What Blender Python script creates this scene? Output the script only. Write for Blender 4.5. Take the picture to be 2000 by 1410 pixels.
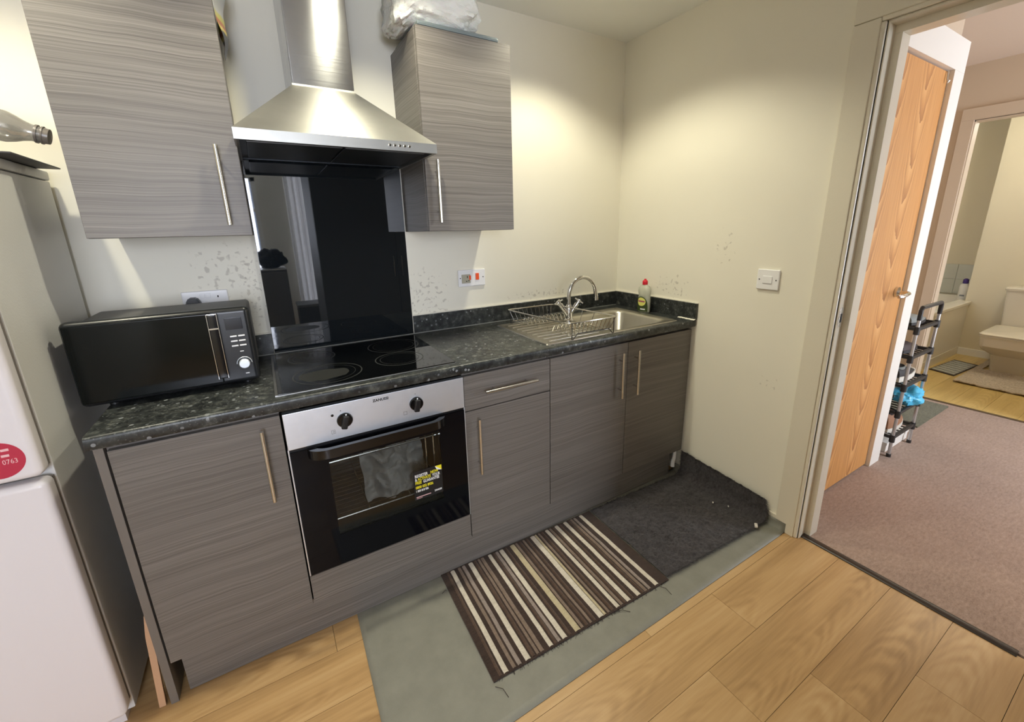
import bpy, bmesh, math, random
from mathutils import Vector, Matrix, noise
random.seed(7)
for o in list(bpy.data.objects): bpy.data.objects.remove(o)
SC = bpy.context.scene
COL = SC.collection
rad = math.radians

# ------------------------------------------------------------------ camera
CAM = Vector((-1.90123455, -1.96418183, 1.39045297))
YAW, PITCH, ROLL = rad(30.97656722), rad(-14.84094049), rad(-1.15533101)
FPX, CX, CY = 820.150415, 1015.91817, 663.204988
fw = Vector((math.sin(YAW)*math.cos(PITCH), math.cos(YAW)*math.cos(PITCH), math.sin(PITCH)))
rt = Vector((math.cos(YAW), -math.sin(YAW), 0)); up = rt.cross(fw)
c_, s_ = math.cos(ROLL), math.sin(ROLL)
rt, up = c_*rt + s_*up, -s_*rt + c_*up
cam_data = bpy.data.cameras.new('camera'); cam = bpy.data.objects.new('camera', cam_data); COL.objects.link(cam)
cam.matrix_world = Matrix(((rt.x, up.x, -fw.x, CAM.x), (rt.y, up.y, -fw.y, CAM.y), (rt.z, up.z, -fw.z, CAM.z), (0, 0, 0, 1)))
cam_data.sensor_fit = 'HORIZONTAL'; cam_data.sensor_width = 36; cam_data.lens = FPX/2000*36
cam_data.shift_x = (1000-CX)/2000; cam_data.shift_y = (CY-705)/2000
cam_data.clip_start = .02; cam_data.clip_end = 60
SC.camera = cam

# ------------------------------------------------------------------ world, exposure
W = bpy.data.worlds.new('sky'); SC.world = W; W.use_nodes = True
W.node_tree.nodes['Background'].inputs[0].default_value = (.62, .74, 1, 1)
W.node_tree.nodes['Background'].inputs[1].default_value = 2.2
SC.view_settings.view_transform = 'Standard'; SC.view_settings.look = 'None'
SC.view_settings.gamma = 1; SC.view_settings.use_curve_mapping = False
SC.view_settings.exposure = 0.26
SC.cycles.max_bounces = 8; SC.cycles.diffuse_bounces = 6; SC.cycles.glossy_bounces = 3; SC.cycles.transmission_bounces = 4; SC.cycles.transparent_max_bounces = 6
SC.cycles.caustics_reflective = False; SC.cycles.caustics_refractive = False

# ------------------------------------------------------------------ daylight through the windows
def area_light(name, loc, rot, sx, sy, power, col):
    L = bpy.data.lights.new(name, 'AREA'); L.shape = 'RECTANGLE'; L.size = sx; L.size_y = sy
    L.energy = power; L.color = col
    o = bpy.data.objects.new(name, L); COL.objects.link(o); o.location = loc; o.rotation_euler = rot
    return o
area_light('daylight_lounge_window', (-2.40, -5.01, 1.50), (rad(-90), 0, rad(180)), 1.0, 1.2, 74, (.82, .87, 1.0))
area_light('daylight_curtain_window', (-1.335, -5.01, 1.25), (rad(-90), 0, rad(180)), .24, 2.0, 9, (.88, .90, 1.0))
area_light('daylight_hall_window', (1.85, -3.19, 1.35), (rad(-90), 0, rad(180)), 1.0, 1.7, 48, (.88, .94, 1.0))
DOWN_W, DOWN_COL = 38, (1.0, .945, .73)
BATH_W = 11.5

# ------------------------------------------------------------------ materials
MAT = {}
def _new(name):
    m = bpy.data.materials.new(name); m.use_nodes = True; MAT[name] = m
    nt = m.node_tree; b = nt.nodes['Principled BSDF']
    return m, nt, b
def rgb(r, g, b):      # sRGB 0-255 -> linear
    f = lambda c: (c/255/12.92) if c/255 <= .04045 else ((c/255+.055)/1.055)**2.4
    return (f(r), f(g), f(b), 1)
def mat(name, col, rough=.5, metal=0, spec=.5, trans=0, ior=1.5, alpha=1, bump=None, coat=0, emit=None):
    m, nt, b = _new(name)
    b.inputs['Base Color'].default_value = col if len(col) == 4 else (*col, 1)
    b.inputs['Roughness'].default_value = rough; b.inputs['Metallic'].default_value = metal
    b.inputs['Specular IOR Level'].default_value = spec; b.inputs['Transmission Weight'].default_value = trans
    b.inputs['IOR'].default_value = ior; b.inputs['Alpha'].default_value = alpha
    b.inputs['Coat Weight'].default_value = coat
    if emit: b.inputs['Emission Color'].default_value = emit[0]; b.inputs['Emission Strength'].default_value = emit[1]
    if bump:
        sc, st = bump
        tc = nt.nodes.new('ShaderNodeTexCoord'); n = nt.nodes.new('ShaderNodeTexNoise'); n.inputs['Scale'].default_value = sc
        n.inputs['Detail'].default_value = 4
        bp = nt.nodes.new('ShaderNodeBump'); bp.inputs['Strength'].default_value = st; bp.inputs['Distance'].default_value = .004
        nt.links.new(tc.outputs['Object'], n.inputs['Vector']); nt.links.new(n.outputs['Fac'], bp.inputs['Height'])
        nt.links.new(bp.outputs['Normal'], b.inputs['Normal'])
    return m
class NG:             # small node-graph helper
    def __init__(s, nt): s.nt = nt; s.tc = nt.nodes.new('ShaderNodeTexCoord')
    def l(s, a, b): s.nt.links.new(a, b)
    def coord(s, scale=(1, 1, 1), loc=(0, 0, 0), kind='Object', rot=(0, 0, 0)):
        mp = s.nt.nodes.new('ShaderNodeMapping'); mp.inputs['Scale'].default_value = scale; mp.inputs['Location'].default_value = loc
        mp.inputs['Rotation'].default_value = rot
        s.l(s.tc.outputs[kind], mp.inputs['Vector']); return mp.outputs[0]
    def noise(s, vec, scale=1, detail=4, rough=.5, dist=0):
        n = s.nt.nodes.new('ShaderNodeTexNoise'); n.inputs['Scale'].default_value = scale; n.inputs['Detail'].default_value = detail
        n.inputs['Roughness'].default_value = rough; n.inputs['Distortion'].default_value = dist; s.l(vec, n.inputs['Vector']); return n.outputs['Fac']
    def math(s, op, a, b=None, clamp=False):
        n = s.nt.nodes.new('ShaderNodeMath'); n.operation = op; n.use_clamp = clamp
        for i, v in enumerate((a, b)):
            if v is None: continue
            if isinstance(v, (int, float)): n.inputs[i].default_value = v
            else: s.l(v, n.inputs[i])
        return n.outputs[0]
    def sep(s, vec):
        n = s.nt.nodes.new('ShaderNodeSeparateXYZ'); s.l(vec, n.inputs[0]); return n.outputs
    def comb(s, x, y, z):
        n = s.nt.nodes.new('ShaderNodeCombineXYZ')
        for i, v in enumerate((x, y, z)):
            if isinstance(v, (int, float)): n.inputs[i].default_value = v
            else: s.l(v, n.inputs[i])
        return n.outputs[0]
    def ramp(s, fac, stops, interp='LINEAR'):
        n = s.nt.nodes.new('ShaderNodeValToRGB'); n.color_ramp.interpolation = interp
        e = n.color_ramp.elements
        while len(e) < len(stops): e.new(.5)
        for el, (p, c) in zip(e, stops): el.position = p; el.color = c if len(c) == 4 else (*c, 1)
        s.l(fac, n.inputs[0]); return n.outputs[0]
    def mix(s, fac, a, b, blend='MIX'):
        n = s.nt.nodes.new('ShaderNodeMix'); n.data_type = 'RGBA'; n.blend_type = blend
        for i, v in ((0, fac), (6, a), (7, b)):
            if isinstance(v, (int, float)): n.inputs[i].default_value = v
            elif isinstance(v, tuple): n.inputs[i].default_value = v if len(v) == 4 else (*v, 1)
            else: s.l(v, n.inputs[i])
        return n.outputs[2]
    def bump(s, h, b, st=.2, d=.002):
        n = s.nt.nodes.new('ShaderNodeBump'); n.inputs['Strength'].default_value = st; n.inputs['Distance'].default_value = d
        s.l(h, n.inputs['Height']); s.l(n.outputs[0], b.inputs['Normal'])
    def rnd(s):
        n = s.nt.nodes.new('ShaderNodeObjectInfo'); return n.outputs['Random']

def blob(g, pos, axes, r, soft=.5):        # soft mask round a place on a wall; axes picks the two coordinates
    x = g.sep(g.tc.outputs['Object'])
    a = g.math('DIVIDE', g.math('SUBTRACT', x[axes[0]], pos[0]), r[0]); b = g.math('DIVIDE', g.math('SUBTRACT', x[axes[1]], pos[1]), r[1])
    d = g.math('SQRT', g.math('ADD', g.math('MULTIPLY', a, a), g.math('MULTIPLY', b, b)))
    return g.math('SUBTRACT', 1.0, g.math('DIVIDE', g.math('SUBTRACT', d, 1-soft), soft), clamp=True)

WALL = rgb(232, 228, 214)
def wall_mat(name, base, stains=()):
    m, nt, b = _new(name); g = NG(nt)
    n = g.noise(g.coord(), 3.0, 3)
    col = g.mix(n, tuple(c*.97 for c in base[:3])+(1,), tuple(min(1, c*1.02) for c in base[:3])+(1,))
    for pos, axes, r, sc, thr, dark in stains:
        msk = blob(g, pos, axes, r, .7)
        sp = g.noise(g.coord(), sc, 2, .4, .3)
        k = g.math('MULTIPLY', g.math('MULTIPLY', g.math('SUBTRACT', g.math('ADD', sp, g.math('MULTIPLY', msk, .12)), thr), 14, clamp=True), g.math('MULTIPLY', msk, 1.6, clamp=True))
        col = g.mix(g.math('MULTIPLY', k, .45), col, dark)
    nt.links.new(col, b.inputs['Base Color']); b.inputs['Roughness'].default_value = .55; b.inputs['Specular IOR Level'].default_value = .3
    g.bump(g.noise(g.coord(), 160, 3), b, .08, .001)
    return m
GREASE = (.34, .30, .25, 1)
wall_mat('wall_back', WALL, [((-2.03, 1.26), (0, 2), (.15, .13), 42, .66, GREASE), ((-1.24, 1.06), (0, 2), (.15, .20), 50, .665, GREASE), ((-1.95, 1.18), (0, 2), (.06, .2), 70, .66, GREASE),
                             ((-.55, 1.03), (0, 2), (.35, .035), 60, .67, GREASE)])
wall_mat('wall_right', WALL, [((-.72, 1.28), (1, 2), (.07, .12), 45, .70, GREASE), ((-.42, 1.07), (1, 2), (.16, .1), 60, .69, GREASE), ((-1.0, .7), (1, 2), (.1, .1), 40, .74, GREASE)])
wall_mat('wall_plain', WALL)
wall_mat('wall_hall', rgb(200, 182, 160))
wall_mat('wall_bathroom', rgb(222, 212, 186))
mat('ceiling', rgb(240, 242, 240), .7, spec=.2)
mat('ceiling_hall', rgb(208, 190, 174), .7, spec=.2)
mat('gloss_white', rgb(224, 218, 202), .16, spec=.5, bump=(260, .12))
mat('white_paint', rgb(235, 233, 228), .35)

def laminate(name, dark, mid, light, rough=.42):
    m, nt, b = _new(name); g = NG(nt)
    o = g.sep(g.tc.outputs['Object']); r = g.math('MULTIPLY', g.rnd(), 17.0)
    xy = g.math('ADD', o[0], o[1])
    bend = g.math('MULTIPLY', g.noise(g.comb(g.math('MULTIPLY', xy, 3.2), r, g.math('MULTIPLY', o[2], 3)), 1, 2), .03)
    z = g.math('ADD', o[2], bend)
    fine = g.noise(g.comb(g.math('MULTIPLY', xy, 2.2), r, g.math('MULTIPLY', z, 520)), 1, 4, .6)
    mid_n = g.noise(g.comb(g.math('MULTIPLY', xy, .9), r, g.math('MULTIPLY', z, 165)), 1, 4, .6)
    big = g.noise(g.comb(g.math('MULTIPLY', xy, .4), r, g.math('MULTIPLY', z, 16)), 1, 2)
    wv = g.math('ABSOLUTE', g.math('SINE', g.math('MULTIPLY', g.math('ADD', z, g.math('MULTIPLY', mid_n, .012)), 330)))
    band = g.math('MULTIPLY', g.math('SUBTRACT', big, .52), 5, clamp=True)
    f = g.math('ADD', g.math('MULTIPLY', fine, .48), g.math('ADD', g.math('MULTIPLY', mid_n, .34), g.math('MULTIPLY', big, .18)))
    f = g.math('SUBTRACT', f, g.math('MULTIPLY', g.math('MULTIPLY', g.math('SUBTRACT', 1, wv), band), .13))
    col = g.ramp(f, [(.30, dark), (.48, mid), (.68, light)])
    nt.links.new(col, b.inputs['Base Color']); b.inputs['Roughness'].default_value = rough; b.inputs['Specular IOR Level'].default_value = .5
    g.bump(f, b, .25, .0012)
    return m
laminate('grey_wood', rgb(74, 69, 64), rgb(106, 101, 96), rgb(134, 129, 123))
mat('carcass', rgb(112, 106, 100), .45)
mat('dark_gap', rgb(30, 26, 24), .7)

m, nt, b = _new('worktop'); g = NG(nt)
v = nt.nodes.new('ShaderNodeTexVoronoi'); v.inputs['Scale'].default_value = 85; g.l(g.coord(), v.inputs['Vector'])
cellr = g.sep(v.outputs['Color'])
fl = g.math('MULTIPLY', g.math('GREATER_THAN', cellr[0], .945), g.math('LESS_THAN', v.outputs['Distance'], .44))
v2 = nt.nodes.new('ShaderNodeTexVoronoi'); v2.inputs['Scale'].default_value = 190; g.l(g.coord(), v2.inputs['Vector'])
fl2 = g.math('MULTIPLY', g.math('GREATER_THAN', g.sep(v2.outputs['Color'])[1], .86), g.math('LESS_THAN', v2.outputs['Distance'], .5))
n1 = g.noise(g.coord(), 38, 5, .65)
base = g.ramp(n1, [(.36, rgb(24, 26, 27)), (.55, rgb(50, 53, 52)), (.74, rgb(96, 98, 93))])
col = g.mix(g.math('MULTIPLY', fl2, .5), base, rgb(104, 106, 104))
col = g.mix(g.math('MULTIPLY', fl, g.math('ADD', .2, g.math('MULTIPLY', cellr[1], .6))), col, rgb(150, 155, 158))
nt.links.new(col, b.inputs['Base Color']); b.inputs['Roughness'].default_value = .33
nt.links.new(g.math('ADD', .24, g.math('MULTIPLY', g.noise(g.coord(), 12, 4), .25)), b.inputs['Roughness'])

def steel(name, col, rough, aniso=0, rot=0, grain=None):
    m, nt, b = _new(name); g = NG(nt)
    b.inputs['Metallic'].default_value = 1; b.inputs['Roughness'].default_value = rough
    b.inputs['Anisotropic'].default_value = aniso; b.inputs['Anisotropic Rotation'].default_value = rot
    if aniso:
        t = nt.nodes.new('ShaderNodeTangent'); t.direction_type = 'RADIAL'; t.axis = 'Z'; g.l(t.outputs[0], b.inputs['Tangent'])
    if grain:
        n = g.noise(g.coord(grain), 1, 3); sm = g.noise(g.coord(), 7, 4, .6)
        nt.links.new(g.mix(g.math('MULTIPLY', g.math('SUBTRACT', sm, .45), 1.4, clamp=True), tuple(c for c in col[:3])+(1,), tuple(c*.72 for c in col[:3])+(1,)), b.inputs['Base Color'])
        nt.links.new(g.math('ADD', rough-.06, g.math('ADD', g.math('MULTIPLY', n, .08), g.math('MULTIPLY', sm, .12))), b.inputs['Roughness'])
    else: b.inputs['Base Color'].default_value = col
    return m
steel('steel_chimney', rgb(176, 177, 178), .125, .93, .25, (2, 2, 220))
steel('steel_hood', rgb(196, 195, 188), .34, .6, .25, (2, 2, 220))
steel('steel_panel', rgb(222, 227, 235), .42, 0, 0, (3, 3, 260))
steel('steel_fascia', rgb(184, 184, 180), .36, 0, 0, (3, 3, 260))
steel('steel_sink', rgb(190, 186, 176), .26, 0, 0, (120, 6, 6))
steel('steel_handle', rgb(205, 202, 196), .25)
steel('chrome', rgb(215, 215, 215), .07)
steel('wire', rgb(205, 202, 194), .22)
steel('alu', rgb(160, 160, 158), .4)
mat('filter_metal', rgb(70, 74, 78), .4, metal=.8)
mat('oven_black', rgb(9, 11, 16), .06, spec=.17)
mat('black_glass', rgb(7, 8, 10), .035, spec=.75)
m, nt, b = _new('splash_glass'); g = NG(nt)
b.inputs['Base Color'].default_value = rgb(21, 25, 28); b.inputs['Specular IOR Level'].default_value = .85
sm = g.noise(g.coord((9, 9, 3.5)), 1, 5, .7, 1.5); mk = blob(g, (-1.90, 1.50), (0, 2), (.13, .2), .8)
nt.links.new(g.math('ADD', .018, g.math('MULTIPLY', g.math('MULTIPLY', g.math('SUBTRACT', sm, .5), 2.0, clamp=True), g.math('MULTIPLY', mk, .5))), b.inputs['Roughness'])
m, nt, b = _new('hob_glass'); g = NG(nt)
b.inputs['Base Color'].default_value = rgb(7, 8, 9); b.inputs['Specular IOR Level'].default_value = .7
sm = g.noise(g.coord(), 9, 5, .7, .6)
nt.links.new(g.math('ADD', .03, g.math('MULTIPLY', g.math('SUBTRACT', sm, .48), .5, clamp=True)), b.inputs['Roughness'])
mat('hob_ring', rgb(46, 48, 48), .5)
mat('hob_burn', rgb(34, 35, 33), .5)
mat('black_gloss', rgb(14, 14, 16), .12)
mat('black_plastic', rgb(20, 20, 22), .38)
mat('micro_body', rgb(26, 28, 31), .30)
mat('micro_top', rgb(92, 91, 90), .5)
mat('micro_door', rgb(10, 14, 14), .10, spec=.2)
mat('micro_display', rgb(26, 28, 33), .2)
mat('white_plastic', rgb(236, 236, 238), .25)
mat('fridge_white', rgb(226, 222, 226), .32)
mat('fridge_side', rgb(212, 212, 210), .42, bump=(220, .15))
mat('seal_grey', rgb(120, 114, 112), .6)
mat('socket_grey', rgb(172, 168, 150), .4)
mat('red_switch', rgb(238, 88, 40), .3)
mat('dark_hole', rgb(20, 18, 16), .8)
mat('sealant', rgb(232, 228, 214), .5)
mat('sealant_grey', rgb(128, 130, 126), .4)
mat('text_black', rgb(20, 20, 20), .6)
mat('text_white', rgb(236, 238, 240), .5)
mat('text_yellow', rgb(238, 226, 40), .5)
mat('sticker_dark', rgb(24, 28, 34), .3)
mat('sticker_red', rgb(184, 36, 66), .45)
mat('text_pink', rgb(232, 186, 190), .5)
mat('raw_pine', rgb(196, 156, 122), .7, bump=(60, .2))
mat('cavity', rgb(70, 72, 72), .5)
mat('foil', rgb(128, 127, 122), .6, metal=.2, bump=(30, .4))
# clear oven window and clear plastic
def glassy(name, tint, gloss_rough, keep):
    m, nt, b = _new(name); nt.nodes.remove(b); out = nt.nodes['Material Output']
    t = nt.nodes.new('ShaderNodeBsdfTransparent'); t.inputs[0].default_value = tint
    gl = nt.nodes.new('ShaderNodeBsdfGlossy'); gl.inputs['Roughness'].default_value = gloss_rough
    fr = nt.nodes.new('ShaderNodeFresnel'); fr.inputs[0].default_value = keep
    mx = nt.nodes.new('ShaderNodeMixShader'); nt.links.new(fr.outputs[0], mx.inputs[0]); nt.links.new(t.outputs[0], mx.inputs[1]); nt.links.new(gl.outputs[0], mx.inputs[2])
    nt.links.new(mx.outputs[0], out.inputs[0]); return m
glassy('oven_window', (.86, .88, .88, 1), .03, 1.35)
glassy('window_glass', (.97, .98, 1, 1), .01, 1.3)
mat('clear_plastic', rgb(158, 155, 150), .14, metal=.55, alpha=.66)
mat('soap_plastic', rgb(206, 208, 190), .15, alpha=.55)
mat('soap', rgb(128, 124, 30), .2, trans=.55)
mat('red_cap', rgb(206, 28, 50), .3)
mat('label_green', rgb(52, 66, 26), .5)
mat('label_yellow', rgb(226, 222, 120), .5)
mat('label_text', rgb(170, 90, 110), .5)
# plastic bag: white, thin, shiny
m, nt, b = _new('bag_white'); g = NG(nt)
b.inputs['Base Color'].default_value = rgb(232, 232, 226); b.inputs['Roughness'].default_value = .24; b.inputs['Subsurface Weight'].default_value = .15
g.bump(g.noise(g.coord((1, 1, 2.2)), 22, 5, .65, 1.2), b, .9, .008)
mat('bag_blue', rgb(84, 190, 232), .3, bump=(60, .5))
mat('bag_grey', rgb(176, 178, 184), .35, bump=(50, .5))
mat('tray_grey', rgb(112, 122, 124), .4)
mat('neck_grey', rgb(104, 98, 92), .3)
mat('tray_dark', rgb(58, 54, 52), .5)
m, nt, b = _new('packet'); g = NG(nt)
zz = g.sep(g.tc.outputs['Object'])[2]
pk = g.ramp(g.math('ADD', zz, g.math('MULTIPLY', g.noise(g.coord(), 26, 2), .02)), [(0, rgb(44, 42, 40)), (.080, rgb(44, 42, 40)), (.083, rgb(238, 216, 110)), (.092, rgb(238, 216, 110)), (.095, rgb(196, 100, 60)), (.106, rgb(206, 130, 80)), (.110, rgb(232, 224, 110)), (.126, rgb(236, 230, 140)), (.130, rgb(245, 244, 236))], 'LINEAR')
nt.links.new(pk, b.inputs['Base Color']); b.inputs['Roughness'].default_value = .28

# floors
def oak_plank(name, c0, c1, c2):
    m, nt, b = _new(name); g = NG(nt)
    o = g.sep(g.tc.outputs['Object']); r = g.math('MULTIPLY', g.rnd(), 40.0)
    x = g.math('ADD', o[0], r)
    wob = g.noise(g.comb(g.math('MULTIPLY', x, 5), g.math('MULTIPLY', o[1], 16), r), 1, 3)
    sh = g.math('MULTIPLY', g.math('SUBTRACT', g.rnd(), .5), .06)
    yy = g.math('SUBTRACT', o[1], sh)
    t = g.math('ADD', g.math('MULTIPLY', g.math('MULTIPLY', yy, yy), 60), g.math('ADD', g.math('MULTIPLY', x, 1.05), g.math('MULTIPLY', wob, .22)))
    arcs = g.math('SINE', g.math('MULTIPLY', t, 62))
    msk = g.math('MULTIPLY', g.math('SUBTRACT', g.noise(g.comb(g.math('MULTIPLY', x, 1.7), g.math('MULTIPLY', o[1], 5), r), 1, 2), .43), 5, clamp=True)
    cen = g.math('SUBTRACT', 1, g.math('MULTIPLY', g.math('ABSOLUTE', yy), 13), clamp=True)
    fine = g.noise(g.comb(g.math('MULTIPLY', x, 4), g.math('MULTIPLY', o[1], 90), r), 1, 4, .6)
    broad = g.noise(g.comb(g.math('MULTIPLY', x, 1.4), g.math('MULTIPLY', o[1], 14), r), 1, 3)
    f = g.math('ADD', g.math('MULTIPLY', fine, .35), g.math('MULTIPLY', broad, .65))
    f = g.math('ADD', f, g.math('MULTIPLY', g.math('MULTIPLY', arcs, g.math('MULTIPLY', msk, cen)), .105))
    f = g.math('ADD', f, g.math('MULTIPLY', g.math('SUBTRACT', g.rnd(), .5), .10))
    nt.links.new(g.ramp(f, [(.25, c0), (.5, c1), (.78, c2)]), b.inputs['Base Color']); b.inputs['Roughness'].default_value = .34
    g.bump(f, b, .08, .001); return m
oak_plank('floor_oak', rgb(146, 112, 72), rgb(182, 147, 101), rgb(202, 170, 126))
oak_plank('bath_oak', rgb(178, 148, 88), rgb(206, 178, 112), rgb(222, 196, 136))
m, nt, b = _new('door_oak'); g = NG(nt)
o = g.sep(g.tc.outputs['Object'])
col_w = .27
ph = g.math('SUBTRACT', g.math('FRACT', g.math('DIVIDE', o[0], col_w)), .5)
wob = g.noise(g.comb(g.math('MULTIPLY', o[0], 14), 0, g.math('MULTIPLY', o[2], 4)), 1, 3)
t = g.math('ADD', g.math('MULTIPLY', g.math('MULTIPLY', ph, ph), -9), g.math('ADD', g.math('MULTIPLY', o[2], 2.4), g.math('MULTIPLY', wob, .6)))
saw = g.math('FRACT', g.math('MULTIPLY', t, 2.6))
cen = g.math('SUBTRACT', 1, g.math('MULTIPLY', g.math('ABSOLUTE', ph), 2.6), clamp=True)
fine = g.noise(g.comb(g.math('MULTIPLY', o[0], 110), 0, g.math('MULTIPLY', o[2], 4)), 1, 4)
f = g.math('ADD', g.math('MULTIPLY', fine, .4), g.math('ADD', .3, g.math('MULTIPLY', g.math('MULTIPLY', g.math('SUBTRACT', saw, .5), cen), .50)))
nt.links.new(g.ramp(f, [(.25, rgb(160, 104, 54)), (.5, rgb(204, 147, 86)), (.75, rgb(224, 172, 110))]), b.inputs['Base Color']); b.inputs['Roughness'].default_value = .4

def carpet(name, c0, c1, sc=260, st=.8):
    m, nt, b = _new(name); g = NG(nt)
    n = g.noise(g.coord((1, 1, 1)), sc, 4, .7); n2 = g.noise(g.coord((.6, 1.6, 1)), 60, 3, .6); n3 = g.noise(g.coord(), 3, 2)
    f = g.math('ADD', g.math('MULTIPLY', n, .5), g.math('ADD', g.math('MULTIPLY', n2, .35), g.math('MULTIPLY', n3, .15)))
    nt.links.new(g.ramp(f, [(.35, c0), (.65, c1)]), b.inputs['Base Color']); b.inputs['Roughness'].default_value = 1; b.inputs['Specular IOR Level'].default_value = .1
    b.inputs['Sheen Weight'].default_value = .2
    g.bump(f, b, st, .006); return m
carpet('carpet_brown', rgb(132, 110, 97), rgb(180, 156, 141))
carpet('mat_green', rgb(70, 72, 58), rgb(120, 120, 100), 150)
carpet('mat_fluffy', rgb(150, 136, 118), rgb(212, 198, 178), 90)
carpet('mat_bath', rgb(140, 142, 136), rgb(190, 192, 184), 150)
carpet('mat_black', rgb(36, 33, 35), rgb(84, 80, 82), 120, 1)
carpet('mat_pile', rgb(34, 32, 33), rgb(92, 88, 90), 40, .3)
carpet('rug_dark', rgb(44, 33, 28), rgb(72, 56, 48), 320)
carpet('rug_white', rgb(188, 178, 162), rgb(226, 218, 204), 320)
carpet('rug_cream', rgb(172, 158, 128), rgb(206, 194, 162), 320)
carpet('rug_taupe', rgb(112, 96, 84), rgb(144, 126, 112), 320)
carpet('rug_brown', rgb(70, 54, 44), rgb(98, 78, 66), 320)
carpet('rug_grey', rgb(128, 116, 108), rgb(168, 154, 146), 320)
m, nt, b = _new('vinyl_grey'); g = NG(nt)
n = g.noise(g.coord(), 14, 5, .6); n2 = g.noise(g.coord(), 300, 2)
nt.links.new(g.ramp(g.math('ADD', g.math('MULTIPLY', n, .8), g.math('MULTIPLY', n2, .2)), [(.2, rgb(118, 117, 108)), (.8, rgb(136, 135, 125))]), b.inputs['Base Color'])
b.inputs['Roughness'].default_value = .5
mat('strip_dark', rgb(48, 38, 32), .35)
mat('strip_bath', rgb(84, 66, 44), .5)
mat('thread', rgb(46, 36, 32), .9)
mat('ceramic', rgb(222, 214, 196), .14)
mat('bath_acrylic', rgb(228, 222, 208), .2)
mat('tile_grey', rgb(200, 200, 186), .4)
mat('rack_black', rgb(40, 38, 38), .5)
mat('rack_tube', rgb(196, 196, 198), .3, metal=.7)
mat('shoe_black', rgb(38, 36, 38), .6)
mat('shoe_white', rgb(220, 216, 206), .5)
mat('shoe_brown', rgb(150, 108, 80), .6)
mat('shoe_dark', rgb(54, 38, 40), .6)
mat('shoe_grey', rgb(120, 124, 122), .6)
mat('shoe_pink', rgb(178, 130, 128), .6)
mat('purple', rgb(66, 44, 120), .4)
mat('curtain', rgb(232, 230, 228), .9)
nt = MAT['curtain'].node_tree; b = nt.nodes['Principled BSDF']; tl = nt.nodes.new('ShaderNodeBsdfTranslucent'); tl.inputs[0].default_value = (.9, .9, .9, 1)
mx = nt.nodes.new('ShaderNodeMixShader'); mx.inputs[0].default_value = .5
nt.links.new(b.outputs[0], mx.inputs[1]); nt.links.new(tl.outputs[0], mx.inputs[2]); nt.links.new(mx.outputs[0], nt.nodes['Material Output'].inputs[0])
mat('lamp_glow', (1, .95, .85, 1), .5, emit=((1, .92, .78, 1), 12))
mat('charcoal_matt', rgb(88, 91, 96), .6)
mat('box_grey', rgb(150, 152, 154), .5)
mat('cloth_black', rgb(22, 22, 24), .8)
mat('cardboard', rgb(170, 140, 104), .8)
mat('crumb', rgb(214, 208, 200), .6)

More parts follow.
